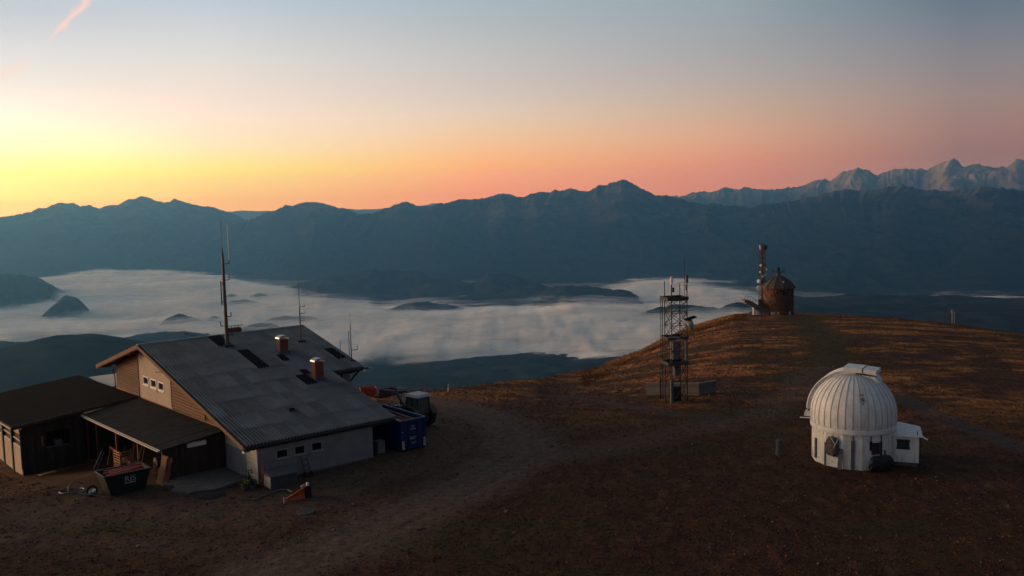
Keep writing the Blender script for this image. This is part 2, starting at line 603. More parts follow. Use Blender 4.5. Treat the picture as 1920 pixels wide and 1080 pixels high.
def ground_masks(x, y):
    n1 = fbm(x / 5, y / 5, 4, 21)
    n2 = fbm(x / 1.3, y / 1.3, 3, 22)
    n3 = fbm(x / 17, y / 17, 4, 23)
    dT = seg_dist(x, y, TRACK) + 1.1 * n1 + .6 * n2
    dirt = (1 - ss(1.0, 4.8, dT)) * (.82 + .18 * ss(.0, .5, np.abs(dT - .9)))
    d2 = .5 * (1 - ss(.5, 3.4, seg_dist(x, y, TRACK2) + 1.3 * n1 + .5 * n2))
    d3 = .55 * (1 - ss(1.5, 6.5, seg_dist(x, y, YARD) + 2.4 * n1 + .9 * n2))
    d4 = .4 * (1 - ss(.6, 3.2, seg_dist(x, y, TRACK4) + 1.2 * n1 + .6 * n2))
    dirt = np.maximum(np.maximum(np.maximum(dirt, d2), d3), d4)
    worn = 1 - ss(1.5, 5.5, seg_dist(x, y, TRACK3) + 1.5 * n1)
    paved = np.maximum(.7 - .7 * ss(.8, 1.7, seg_dist(x, y, PAVED) + .2 * n1), .8 * (1 - ss(.45, 1.0, seg_dist(x, y, PAVED2) + .3 * n1)))
    d = np.hypot(x, y)
    az = np.arctan2(x, y)
    green = ss(.05, .55, fbm(x / 11, y / 4.5, 4, 31) + .35 * n2 * .5)
    green = np.maximum(green * .6, .9 * (1 - ss(.5, 1.8, seg_dist(x, y, GREENS) + .7 * n1)))
    straw_glow = ss(-.16, .40, .8 * fbm((x + .5 * y) / 9, (y - .25 * x) / 4.2, 5, 41) + .45 * fbm(x / 2.2, y / 1.2, 3, 43) + .2 * n3) * ss(75, 108, d)  # dry grass patches; raking orange dawn light is painted in as their colour
    # rank dry grass along the hill's flank, dawn's orange light painted into its colour
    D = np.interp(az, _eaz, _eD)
    straw_glow = straw_glow * (1 - worn)
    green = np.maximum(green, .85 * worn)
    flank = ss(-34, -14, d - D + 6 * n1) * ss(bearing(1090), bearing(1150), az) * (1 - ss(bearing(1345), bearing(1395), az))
    return dirt, paved, green, straw_glow, flank


def ground_material():
    m = bpy.data.materials.new('alpine_turf')
    m.use_nodes = True
    nt = m.node_tree
    N, L = nt.nodes, nt.links
    b = N['Principled BSDF']
    b.inputs['Roughness'].default_value = .95
    b.inputs['Specular IOR Level'].default_value = .1
    t = N.new('ShaderNodeTexCoord')

    def attr(k):
        a = N.new('ShaderNodeAttribute')
        a.attribute_name = k
        return a.outputs['Fac']

    def noise(scale, detail=6, stretch=None):
        n = N.new('ShaderNodeTexNoise')
        n.inputs['Scale'].default_value = scale
        n.inputs['Detail'].default_value = detail
        n.inputs['Roughness'].default_value = .65
        if stretch:
            mp = N.new('ShaderNodeMapping')
            mp.inputs['Scale'].default_value = stretch
            L.new(t.outputs['Object'], mp.inputs[0])
            L.new(mp.outputs[0], n.inputs['Vector'])
        else:
            L.new(t.outputs['Object'], n.inputs['Vector'])
        return n.outputs['Fac']

    def ramp(f, stops):
        r = N.new('ShaderNodeValToRGB')
        el = r.color_ramp.elements
        while len(el) < len(stops):
            el.new(.5)
        for e, (p, c) in zip(el, stops):
            e.position = p
            e.color = (*c, 1)
        L.new(f, r.inputs[0])
        return r.outputs[0]

    def mix(f, a, c):
        n = N.new('ShaderNodeMix')
        n.data_type = 'RGBA'
        L.new(f, n.inputs[0]); L.new(a, n.inputs[6]); L.new(c, n.inputs[7])
        return n.outputs[2]
    fine = noise(2.2, 8)
    fine2 = noise(1.1, 8, (1, .45, 1))
    base = ramp(fine2, [(.30, (.027, .0125, .0083)), (.48, (.046, .021, .0128)), (.60, (.070, .030, .0160)), (.75, (.115, .050, .024))])
    grn = ramp(fine, [(.3, (.022, .018, .008)), (.55, (.047, .036, .014)), (.75, (.085, .058, .024))])
    stw_glow = ramp(fine2, [(.3, (.12, .042, .015)), (.5, (.27, .098, .030)), (.7, (.46, .20, .066))])  # dry grass tones with the low orange light mixed in
    drt = ramp(fine, [(.3, (.060, .036, .027)), (.5, (.098, .062, .048)), (.7, (.150, .100, .080))])
    pvd = ramp(fine, [(.3, (.034, .030, .030)), (.7, (.055, .049, .048))])
    c = mix(attr('green'), base, grn)
    c = mix(attr('straw'), c, stw_glow)
    rank_glow = ramp(fine2, [(.3, (.20, .072, .026)), (.5, (.36, .15, .050)), (.7, (.52, .27, .10))])  # tall dry grass, orange dawn light included in the colour
    c = mix(attr('flank'), c, rank_glow)
    c = mix(attr('dirt'), c, drt)
    c = mix(attr('paved'), c, pvd)
    L.new(c, b.inputs['Base Color'])
    bp = N.new('ShaderNodeBump')
    bp.inputs['Strength'].default_value = .9
    bp.inputs['Distance'].default_value = .12
    L.new(noise(3.5, 8), bp.inputs['Height'])
    L.new(bp.outputs[0], b.inputs['Normal'])
    return m


M['ground'] = ground_material()
az_f = np.radians(np.arange(-33, 33.01, .11))
az_c = np.radians(np.arange(36, 325, 3.0))
AZ = np.concatenate([az_f, az_c])
DR = np.concatenate([[0.5], np.linspace(4, 38, 12), 39 * (420 / 39) ** np.linspace(0, 1, 470)])
aa, dd = np.meshgrid(AZ, DR)
gx, gy = dd * np.sin(aa), dd * np.cos(aa)
azw = (aa + PI) % (2 * PI) - PI
gzv = terr(gx, gy)
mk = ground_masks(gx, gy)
dTr = seg_dist(gx, gy, TRACK)
wob = .35 * fbm(gx / 4, gy / 4, 2, 61)
rut = np.exp(-((dTr + wob - .95) / .20) ** 2) + .5 * np.exp(-((dTr + wob - 2.1) / .25) ** 2)
gzv = gzv - .06 * rut * ss(-.3, .4, fbm(gx / 7, gy / 7, 2, 63))
gzv = gzv + mk[0] * .03 * fbm(gx / .45, gy / .45, 2, 66)
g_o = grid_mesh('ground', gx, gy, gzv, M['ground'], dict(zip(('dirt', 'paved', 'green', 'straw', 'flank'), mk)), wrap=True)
tag(g_o, 'dark brown alpine summit turf with dirt tracks', kind='structure')

# grass tufts standing on the turf (too many to count)
NT = 110000
ta = np.radians(rng.uniform(-31, 31, NT))
td = 40 * (240 / 40) ** rng.uniform(0, 1, NT)
nfl = 16000                                  # the rank strip on the hill's flank gets more
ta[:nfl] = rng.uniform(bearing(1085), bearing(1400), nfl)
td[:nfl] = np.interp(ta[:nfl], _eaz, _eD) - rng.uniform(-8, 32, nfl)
tx, ty = td * np.sin(ta), td * np.cos(ta)
dirt, paved, green, straw_glow, flank = ground_masks(tx, ty)
rx, ry = tx - HO[0], ty - HO[1]
al, bk = rx * HD[0] + ry * HD[1], rx * HN[0] + ry * HN[1]
inside = ((al > -.3) & (al < 13.6) & (bk > 0) & (bk < 30)) | ((al > -10.5) & (al < .5) & (bk > 5) & (bk < 42)) | ((al > -5) & (al < 0) & (bk > .3) & (bk < 5.6))
dome_c = gz(1598, 881) * np.array([1, 1, 0])
dome_c = dome_c + dome_c / np.linalg.norm(dome_c) * 2.95
inside |= np.hypot(tx - dome_c[0], ty - dome_c[1]) < 3.0
keep = (rng.uniform(0, 1, NT) > np.maximum(dirt * 1.02, paved)) & ~inside
tx, ty, td, green, straw_glow, flank = (v[keep] for v in (tx, ty, td, green, straw_glow, flank))
nt_ = len(tx)
tz = terr(tx, ty) - .02
B = 3
hh = (rng.uniform(.03, .10, nt_) * (1 + .9 * straw_glow) + flank * rng.uniform(.05, .35, nt_))
ang = rng.uniform(0, 2 * PI, (nt_, B))
wid = (.025 + .0006 * td)[:, None] * rng.uniform(.7, 1.6, (nt_, B))
lean = rng.uniform(-1.5, 1.5, (nt_, B, 2)) * hh[:, None, None]
off = rng.uniform(-.10, .10, (nt_, B, 2))
bx, by = tx[:, None] + off[..., 0], ty[:, None] + off[..., 1]
ux, uy = np.cos(ang) * wid, np.sin(ang) * wid
V = np.empty((nt_, B, 3, 3), np.float32)
V[..., 0, 0], V[..., 0, 1], V[..., 0, 2] = bx - ux, by - uy, tz[:, None]
V[..., 1, 0], V[..., 1, 1], V[..., 1, 2] = bx + ux, by + uy, tz[:, None]
V[..., 2, 0], V[..., 2, 1], V[..., 2, 2] = bx + lean[..., 0], by + lean[..., 1], tz[:, None] + hh[:, None] * rng.uniform(.6, 1.1, (nt_, B))
me = bpy.data.meshes.new('grass')
nv = nt_ * B * 3
me.vertices.add(nv); me.vertices.foreach_set('co', V.ravel())
me.loops.add(nv); me.loops.foreach_set('vertex_index', np.arange(nv, dtype=np.int32))
me.polygons.add(nv // 3); me.polygons.foreach_set('loop_start', np.arange(0, nv, 3, dtype=np.int32))
tone = np.clip(rng.normal(.42, .17, nt_) + .30 * straw_glow + .42 * flank - .25 * green, 0, 1)  # tufts brightened in the straw and flank patches to look sunlit
hue = green * (1 - straw_glow)
for k, a in (('tone', tone), ('hue', hue)):
    at = me.attributes.new(k, 'FLOAT', 'POINT')
    at.data.foreach_set('value', np.repeat(a, B * 3).astype(np.float32))
me.update(calc_edges=True)
gm = bpy.data.materials.new('grass_blades')
gm.use_nodes = True
N, L = gm.node_tree.nodes, gm.node_tree.links
at1 = N.new('ShaderNodeAttribute'); at1.attribute_name = 'tone'
at2 = N.new('ShaderNodeAttribute'); at2.attribute_name = 'hue'
r1 = N.new('ShaderNodeValToRGB'); r2 = N.new('ShaderNodeValToRGB'); mx = N.new('ShaderNodeMix'); mx.data_type = 'RGBA'
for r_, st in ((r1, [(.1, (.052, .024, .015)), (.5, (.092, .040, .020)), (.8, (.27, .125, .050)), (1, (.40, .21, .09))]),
               (r2, [(.1, (.045, .032, .014)), (.5, (.075, .052, .022)), (1, (.16, .11, .05))])):
    while len(r_.color_ramp.elements) < len(st):
        r_.color_ramp.elements.new(.5)
    for e, (p, c) in zip(r_.color_ramp.elements, st):
        e.position = p; e.color = (*c, 1)
    L.new(at1.outputs['Fac'], r_.inputs[0])
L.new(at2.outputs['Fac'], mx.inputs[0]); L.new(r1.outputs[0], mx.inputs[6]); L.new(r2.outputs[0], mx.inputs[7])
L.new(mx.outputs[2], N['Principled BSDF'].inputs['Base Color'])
N['Principled BSDF'].inputs['Roughness'].default_value = .9
N['Principled BSDF'].inputs['Specular IOR Level'].default_value = .1
me.materials.append(gm)
tag(link('grass', me), 'short dry autumn grass growing over the summit', 'grass', kind='stuff')

# loose stones on the tracks and in the turf
NS_ = 5200
sa = np.radians(rng.uniform(-31, 31, NS_))
sd = 41 * (150 / 41) ** rng.uniform(0, 1, NS_) ** 1.2
stx, sty = sd * np.sin(sa), sd * np.cos(sa)
sdirt, spaved, _g, _s, _fl = ground_masks(stx, sty)
rx, ry = stx - HO[0], sty - HO[1]
al, bk = rx * HD[0] + ry * HD[1], rx * HN[0] + ry * HN[1]
s_in = ((al > -.3) & (al < 14.6) & (bk > -1) & (bk < 30)) | ((al > -10.5) & (al < .5) & (bk > .5) & (bk < 42)) | (np.hypot(stx - dome_c[0], sty - dome_c[1]) < 3.2)
sk = (rng.uniform(0, 1, NS_) < .25 + .75 * sdirt) & ~s_in
stx, sty, sd = stx[sk], sty[sk], sd[sk]
stz = terr(stx, sty)
srad = rng.uniform(.02, .055, len(stx)) * (1 + 1.6 * (rng.uniform(0, 1, len(stx)) > .95))
octa = np.array([(1, 0, 0), (0, 1, 0), (-1, 0, 0), (0, -1, 0), (.6, .6, .55), (-.5, .6, .6), (-.6, -.5, .5), (.5, -.6, .62), (0, 0, .8), (0, 0, -.5)])
ofs = [(0, 4, 7), (0, 1, 4), (1, 5, 4), (1, 2, 5), (2, 6, 5), (2, 3, 6), (3, 7, 6), (3, 0, 7), (4, 5, 8), (5, 6, 8), (6, 7, 8), (7, 4, 8), (1, 0, 9), (2, 1, 9), (3, 2, 9), (0, 3, 9)]
sv = octa[None] * srad[:, None, None] * rng.uniform(.6, 1.4, (len(stx), 10, 3)) + np.stack([stx, sty, stz + srad * .2], -1)[:, None]
sf = (np.arange(len(stx)) * 10)[:, None, None] + np.array(ofs)[None]
me = bpy.data.meshes.new('stones')
me.from_pydata(sv.reshape(-1, 3).tolist(), [], sf.reshape(-1, 3).tolist())
me.materials.append(pm('loose_stone', (.17, .14, .125), (.08, .065, .06), .95, .9))
tag(link('stones', me), 'loose small stones scattered over the dirt track and turf', 'stones', kind='stuff')

# ------------------------------------------------------------------ valley, slopes and foothills
FLOOR, FOGZ = -1400.0, -1250.0
KN = np.array([300, 1000, 2500, 4000, 5000, 6000, 7000, 8000, 9000, 9700, 10600, 12000, 14000, 90000], float)
_c = [-130, -430, -830, -1040, -1120, -1185, -1262, -1340, -1385, -1400, -1400, -1400, -1400, -1400]
_l = [-130, -330, -520, -640, -690, -930, -1070, -1130, -1190, -1240, -1330, -1390, -1400, -1400]
_l2 = [-130, -380, -700, -880, -900, -1060, -1110, -1140, -1195, -1245, -1330, -1390, -1400, -1400]
_l3 = [-130, -400, -760, -960, -1050, -1090, -1110, -1140, -1200, -1250, -1330, -1390, -1400, -1400]
_rt = [-130, -400, -640, -770, -805, -835, -875, -915, -965, -1060, -1260, -1395, -1400, -1400]
_pp = [-6000, -200, 60, 170, 255, 330, 420, 560, 1330, 1460, 1500, 2300, 6000]
_pt = [_c, _l3, _l3, _l3, _l3, _l3, [.5 * a + .5 * b for a, b in zip(_c, _l3)], _c, _c, _rt, _rt, _rt, _c]
_paz = np.array([bearing(p) for p in _pp])
HILLS = [  # survey column, crest row, half-width (px), centre distance, radial half-depth
    (700, 505, 120, 13600, 1300), (600, 527, 75, 13900, 900), (925, 517, 85, 12700, 900), (830, 530, 80, 12600, 800), (1010, 537, 80, 11900, 700),
    (1085, 535, 90, 11400, 700), (1150, 545, 45, 11300, 500), (790, 567, 80, 10900, 200), (880, 556, 90, 11500, 400), (0, 516, 75, 14600, 1500), (-120, 505, 90, 14300, 1500),
    (112, 558, 34, 12000, 200), (425, 551, 26, 12900, 160), (480, 550, 34, 12800, 200), (450, 560, 50, 12200, 160),
    (330, 588, 46, 10500, 60), (390, 590, 22, 10500, 45), (540, 594, 95, 10200, 90), (470, 606, 60, 9800, 90), (1290, 571, 90, 9900, 170), (1370, 566, 60, 10000, 200),
    (1330, 543, 26, 12200, 90), (110, 636, 380, 5000, 1900), (-250, 645, 300, 5200, 1700)]


def far_terr(az, d):
    col = np.empty(az.shape)
    prof = np.stack([np.interp(az[0], _paz, [p[i] for p in _pt]) for i in range(len(KN))])   # knots x cols
    ld, lk = np.log(d[:, 0]), np.log(KN)
    idx = np.clip(np.searchsorted(lk, ld) - 1, 0, len(KN) - 2)
    f = ((ld - lk[idx]) / (lk[idx + 1] - lk[idx]))[:, None]
    col = prof[idx] * (1 - f) + prof[idx + 1] * f
    x, y = d * np.sin(az), d * np.cos(az)
    rough = ss(1500, 5000, d) * (1 - .8 * ss(9000, 13000, d))
    z = col + rough * ((60 + 60 * ss(bearing(420), bearing(250), az)) * fbm(x / 1300, y / 1300, 4, 51) + 22 * fbm(x / 260, y / 260, 3, 55) + 9 * fbm(x / 60, y / 60, 2, 58))
    z = z + ss(9000, 13000, d) * 14 * fbm(x / 1200, y / 1200, 5, 61)
    hn, hn2, hn3 = fbm(x / 700, y / 700, 4, 71), fbm(x / 800, y / 800, 4, 75), fbm(x / 160, y / 160, 3, 78)
    for (px, py, hw_, dc, dr) in HILLS:
        a0 = bearing(px)
        zc = CAMZ - dc * drop(px, py)
        lw = hw_ * dc / FPX
        dr = max(dr, lw * .45)
        nf = .12 if dc < 7000 else 1.0
        q = np.abs((az - a0) * dc / lw + nf * .45 * hn) ** 2 * .8 + ((d - dc) / dr + nf * .5 * hn2) ** 2
        sh = np.exp(-q) * (1 + nf * .16 * hn3)
        z = np.maximum(z, FLOOR + (zc - FLOOR) * sh)
    return z


def far_material(name, low, high, z0, z1, rock_n=3.0):
    """forest low down, pale rock and scree higher up and where it is steep"""
    m = bpy.data.materials.new(name)
    m.use_nodes = True
    nt = m.node_tree
    N, L = nt.nodes, nt.links
    b = N['Principled BSDF']
    b.inputs['Roughness'].default_value = 1
    b.inputs['Specular IOR Level'].default_value = 0
    g = N.new('ShaderNodeNewGeometry')
    s = N.new('ShaderNodeSeparateXYZ')
    L.new(g.outputs['Position'], s.inputs[0])
    n1 = N.new('ShaderNodeTexNoise'); n1.inputs['Scale'].default_value = .0011; n1.inputs['Detail'].default_value = 9; n1.inputs['Roughness'].default_value = .62
    L.new(g.outputs['Position'], n1.inputs['Vector'])
    h = N.new('ShaderNodeMapRange'); h.inputs['From Min'].default_value = z0; h.inputs['From Max'].default_value = z1
    h.clamp = False
    L.new(s.outputs[2], h.inputs[0])
    a = N.new('ShaderNodeMath'); a.operation = 'MULTIPLY_ADD'
    L.new(n1.outputs['Fac'], a.inputs[0]); a.inputs[1].default_value = rock_n
    L.new(h.outputs[0], a.inputs[2])
    a2 = N.new('ShaderNodeMath'); a2.operation = 'SUBTRACT'; a2.use_clamp = True
    L.new(a.outputs[0], a2.inputs[0]); a2.inputs[1].default_value = rock_n * .5
    mx = N.new('ShaderNodeMix'); mx.data_type = 'RGBA'
    n2 = N.new('ShaderNodeTexNoise'); n2.inputs['Scale'].default_value = .006; n2.inputs['Detail'].default_value = 6
    L.new(g.outputs['Position'], n2.inputs['Vector'])
    rl = N.new('ShaderNodeValToRGB'); rl.color_ramp.elements[0].position = .35; rl.color_ramp.elements[1].position = .7
    rl.color_ramp.elements[0].color = (*[v * .6 for v in low], 1); rl.color_ramp.elements[1].color = (*[v * 1.5 for v in low], 1)
    rh = N.new('ShaderNodeValToRGB'); rh.color_ramp.elements[0].position = .35; rh.color_ramp.elements[1].position = .7
    rh.color_ramp.elements[0].color = (*[v * .55 for v in high], 1); rh.color_ramp.elements[1].color = (*high, 1)
    L.new(n2.outputs['Fac'], rl.inputs[0]); L.new(n2.outputs['Fac'], rh.inputs[0])
    L.new(a2.outputs[0], mx.inputs[0]); L.new(rl.outputs[0], mx.inputs[6]); L.new(rh.outputs[0], mx.inputs[7])
    L.new(mx.outputs[2], b.inputs['Base Color'])
    return m


M['valley'] = far_material('valley_forest', (.026, .028, .025), (.20, .19, .15), -1300, -1400, 1.8)  # pale fields on the floor, lightened to paint in the lit haze
FAZ = np.concatenate([np.radians(np.arange(-34, 34.01, .085)), np.radians(np.arange(36, 325, 4.0))])
FDR = np.concatenate([300 * (4500 / 300) ** np.linspace(0, .97, 40), 4500 * (20000 / 4500) ** np.linspace(0, 1, 260), 20000 * (46000 / 20000) ** np.linspace(.06, 1, 14)])
aa, dd = np.meshgrid(FAZ, FDR)
fz = far_terr((aa + PI) % (2 * PI) - PI, dd)
v_o = grid_mesh('valley_terrain', dd * np.sin(aa), dd * np.cos(aa), fz, M['valley'], wrap=True)
tag(v_o, 'dark forested slopes, foothills and valley floor below the summit', kind='structure')


# ------------------------------------------------------------------ mountain ranges
def make_range(name, label, sky_pts, D_pts, width, mat, seed, jag=1.0, back=3500, spur=1.0, base=FLOOR, px_step=1.1):
    p0, p1 = sky_pts[0][0], sky_pts[-1][0]
    px = np.arange(p0, p1 + .1, px_step)
    yy = np.interp(px, [p[0] for p in sky_pts], [p[1] for p in sky_pts])
    yy = yy + jag * (-11 * (ridged(px / 21, px * 0 + .3, 4, seed) - .68) + 1.5 * fbm(px / 5, px * 0 + .7, 2, seed + 5))
    D = np.interp(px, [p[0] for p in D_pts], [p[1] for p in D_pts])
    az = np.array([bearing(p) for p in px])
    zc = np.array([CAMZ - d * drop(p, y) for p, y, d in zip(px, yy, D)])
    rf = np.concatenate([-np.linspace(1, 0, 9)[:-1] ** 1.3, np.linspace(0, 1, 90) ** 1.25])
    R, AZ_ = np.meshgrid(rf, az, indexing='ij')
    d = np.where(R > 0, D[None] - R * width, D[None] - R * back)
    x, y = d * np.sin(AZ_), d * np.cos(AZ_)
    sh = np.where(R > 0, (1 - R) ** 1.22, np.clip(1 + R, 0, 1) ** 1.0)
    kw = int(60 / px_step) | 1
    ker = np.hanning(kw + 2)[1:-1]
    pad = np.pad(zc, kw // 2, mode='edge')
    zs = np.convolve(pad, ker / ker.sum(), 'valid')
    fade = np.exp(-np.abs(R) * 7)
    skew = px[None] + R * 420 * fbm(x / 2400, y / 2400, 3, seed + 60) + R * 40
    z = base + (zs[None] - base) * sh + np.interp(skew, px, zc - zs) * fade
    amp = spur * np.where(R > 0, np.clip(R * 7, 0, 1) * (1 - R) ** .5, 0)
    wx, wy = fbm(x / 2600, y / 2600, 3, seed + 40) * 900, fbm(x / 2600, y / 2600, 3, seed + 44) * 900
    z = z + amp * (520 * (ridged((x + wx) / 2600, (y + wy) / 2600, 6, seed + 20, .52) - .70) + 110 * (ridged(x / 520, y / 520, 4, seed + 30) - .7))
    zl = CAMZ - d * np.array([drop(p, y) for p, y in zip(px, yy)])[None]      # no spur overtops the surveyed crest
    z = np.where(R > 0, np.minimum(z, zl - (.002 * (D[None] - d) + 1)), z)
    z[-1] -= 60
    z[0] -= 60
    o = grid_mesh(name, x, y, z, mat, smooth=True)
    return tag(o, label, kind='structure')


M['karst'] = far_material('range_forest_and_rock', (.016, .020, .016), (.16, .15, .14), -520, 700, 2.6)
M['julian'] = far_material('pale_limestone', (.05, .055, .055), (.34, .32, .31), -500, 500, 2.0)
M['leftr'] = far_material('left_range_rock', (.02, .024, .02), (.15, .14, .13), -600, 500, 2.4)
M['distant'] = far_material('distant_ridge', (.05, .05, .05), (.1, .1, .1), 0, 800, 1.0)
make_range('mountain_range', 'broad hazy mountain range under the sunrise glow at the left',
           [(-700, 396), (-500, 386), (-350, 398), (-200, 388), (-80, 402), (0, 406), (20, 404), (40, 402), (70, 391), (85, 389), (110, 379), (140, 380), (150, 386), (165, 383), (185, 391), (205, 384),
            (220, 384), (235, 376), (265, 368), (285, 372), (305, 380), (325, 373), (345, 377), (370, 384), (400, 389), (430, 400), (455, 409), (480, 420), (600, 440)],
           [(-700, 29000), (600, 29000)], 9500, M['leftr'], 101, .7, spur=1.0)
make_range('mountain_range', 'dark central mountain range with a pointed summit right of the middle',
           [(380, 436), (430, 421), (470, 410), (500, 396), (515, 394), (535, 385), (560, 383), (585, 378), (610, 383), (640, 390), (670, 400), (695, 402), (710, 396), (740, 383), (765, 379),
            (785, 385), (805, 388), (830, 379), (870, 372), (900, 372), (930, 364), (950, 363), (970, 370), (985, 369), (1010, 360), (1040, 357), (1070, 353), (1085, 357), (1105, 357),
            (1120, 348), (1140, 346), (1158, 339), (1170, 336), (1180, 339), (1195, 347), (1210, 358), (1225, 366), (1250, 367), (1275, 374), (1300, 380), (1350, 383), (1390, 388), (1420, 385),
            (1470, 378), (1520, 370), (1580, 355), (1620, 357), (1690, 346), (1720, 354), (1780, 360), (1850, 350), (1920, 357), (2000, 350), (2100, 362), (2300, 350), (2600, 365)],
           [(380, 24000), (800, 21500), (1170, 20800), (1500, 19500), (2600, 18000)], 6500, M['karst'], 202, .8, spur=1.0)
make_range('mountain_range', 'pale jagged limestone peaks far off at the right',
           [(1080, 400), (1180, 380), (1230, 367), (1260, 368), (1290, 362), (1320, 356), (1345, 356), (1357, 350), (1375, 353), (1395, 350), (1410, 354), (1425, 351), (1455, 355), (1475, 351), (1490, 353), (1510, 346),
            (1530, 340), (1541, 338), (1548, 333), (1556, 340), (1570, 330), (1590, 318), (1605, 316), (1625, 318), (1645, 330), (1660, 322), (1690, 317), (1715, 318), (1740, 316), (1755, 308), (1775, 302), (1788, 297),
            (1797, 304), (1804, 314), (1830, 308), (1850, 310), (1870, 314), (1885, 312), (1900, 303), (1910, 299), (1920, 302), (1960, 318), (2050, 305), (2200, 325), (2400, 330)],
           [(1080, 32500), (2400, 32500)], 9000, M['julian'], 303, 1.0, spur=2.0)
make_range('mountain_range', 'faint pale ridge showing in the gaps of the central range',
           [(300, 404), (400, 398), (440, 396), (490, 395), (560, 395), (640, 392), (680, 392), (700, 393), (730, 389), (790, 385), (812, 381), (830, 382), (870, 388), (1000, 396)],
           [(300, 40000), (1000, 40000)], 4500, M['distant'], 404, .4, spur=.3)


# ------------------------------------------------------------------ valley fog
def fog_material():
    m = bpy.data.materials.new('valley_fog')
    m.use_nodes = True
    nt = m.node_tree
    N, L = nt.nodes, nt.links
    b = N['Principled BSDF']
    b.inputs['Roughness'].default_value = 1
    b.inputs['Specular IOR Level'].default_value = 0
    b.inputs['Base Color'].default_value = (.98, .94, .90, 1)  # white fog tinted warm, dawn light put into the colour
    a = N.new('ShaderNodeAttribute'); a.attribute_name = 'thick'
    g = N.new('ShaderNodeNewGeometry')
    n = N.new('ShaderNodeTexNoise'); n.inputs['Scale'].default_value = .003; n.inputs['Detail'].default_value = 6
    L.new(g.outputs['Position'], n.inputs['Vector'])
    ma = N.new('ShaderNodeMath'); ma.operation = 'MULTIPLY_ADD'
    L.new(n.outputs['Fac'], ma.inputs[0]); ma.inputs[1].default_value = .8; L.new(a.outputs['Fac'], ma.inputs[2])
    mr = N.new('ShaderNodeMapRange'); mr.interpolation_type = 'SMOOTHSTEP'
    mr.inputs['From Min'].default_value = .45; mr.inputs['From Max'].default_value = 1.05
    L.new(ma.outputs[0], mr.inputs[0])
    am = N.new('ShaderNodeAttribute'); am.attribute_name = 'amax'
    mu = N.new('ShaderNodeMath'); mu.operation = 'MULTIPLY'
    L.new(mr.outputs[0], mu.inputs[0]); L.new(am.outputs['Fac'], mu.inputs[1])
    L.new(mu.outputs[0], b.inputs['Alpha'])
    return m


M['fog'] = fog_material()
_np = [-600, 0, 250, 330, 420, 520, 600, 1150, 1350, 1430, 1470, 2400]
_nd = [9600, 9600, 9500, 9300, 8700, 7700, 7150, 7050, 7200, 8400, 11300, 11300]
_fp = [-600, 0, 60, 200, 300, 400, 480, 590, 700, 800, 1000, 1190, 1300, 1400, 1460, 1560, 1800, 2400]
_fd = [19500, 19500, 20000, 21500, 20200, 18400, 16600, 14200, 13200, 13300, 13000, 15200, 15300, 14300, 12800, 13300, 14000, 14000]
fa = np.concatenate([np.radians(np.arange(-33, 33.01, .085))])
fd = 6000 * (22000 / 6000) ** np.linspace(0, 1, 330)
aa, dd = np.meshgrid(fa, fd)
x, y = dd * np.sin(aa), dd * np.cos(aa)
dn = np.interp(aa, [bearing(p) for p in _np], _nd) + 700 * fbm(x / 1500, y / 1500, 4, 81)
df = np.interp(aa, [bearing(p) for p in _fp], _fd) + 900 * fbm(x / 2500, y / 2500, 4, 83)
bandr = ss(bearing(1440), bearing(1490), aa)
cover = ss(-500, 900, dd - dn) * ss(0, 3000, df - dd) * (1 - .45 * bandr)
fogs = link('valley_fog', None)
tag(fogs, 'pale sea of morning fog filling the valley', 'fog', kind='stuff')
for k, (dz, bias, amax) in enumerate(((44, -.30, .22), (20, -.24, .34), (0, -.14, .6), (-22, -.02, .85), (-45, .12, 1.0))):
    hgt = FOGZ + dz + 46 * fbm(x / 800, y / 800, 5, 91) + 34 * ridged(x / 420, y / 300, 4, 95) - 20 + 60 * (cover - 1)
    streak = fbm(x / 2600 + .3 * fbm(x / 3000, y / 3000, 2, 99), y / 700, 5, 97 + k)
    streak2 = fbm(x / 500, y / 220, 4, 197 + k)
    th = cover * 1.1 - .36 + bias + .85 * streak + .12 * np.clip(streak2, -1, 1)
    o = grid_mesh('fog_layer', x, y, hgt, M['fog'], {'thick': th, 'amax': th * 0 + amax})
    o.parent = fogs
    o['kind'] = 'stuff'


# ================================================================== the lodge
lodge = thing('mountain_lodge', 'large mountain lodge with grey corrugated roof, log gable and white lower walls', 'lodge', HO, HA)
SL = (7.79 - 2.86) / (20.34 + .15)          # roof slope, rise per metre back from the front eave
PT = math.atan(SL)
EAVE_Y, RIDGE_Y, RIDGE_Z, BACK_Y = -.15, 20.34, 7.79, 32.1


def roof_z(Y):
    return RIDGE_Z - abs(Y - RIDGE_Y) * (SL if Y < RIDGE_Y else .27)


def wall_holes(mb, ax, c0, c1, u0, u1, v0, v1, holes):
    """a wall slab with window openings; ax 'y': slab spans c in Y, u in X; ax 'x': slab spans c in X, u in Y; v is height"""
    def bx(a, b, c, d):
        if b - a < 1e-4 or d - c < 1e-4:
            return
        if ax == 'y':
            mb.box(a, b, c0, c1, c, d)
        else:
            mb.box(c0, c1, a, b, c, d)
    hs = sorted(holes)
    u = u0
    for (a, b, c, d) in hs:
        bx(u, a, v0, v1)
        bx(a, b, v0, c)
        bx(a, b, d, v1)
        u = b
    bx(u, u1, v0, v1)
    return mb


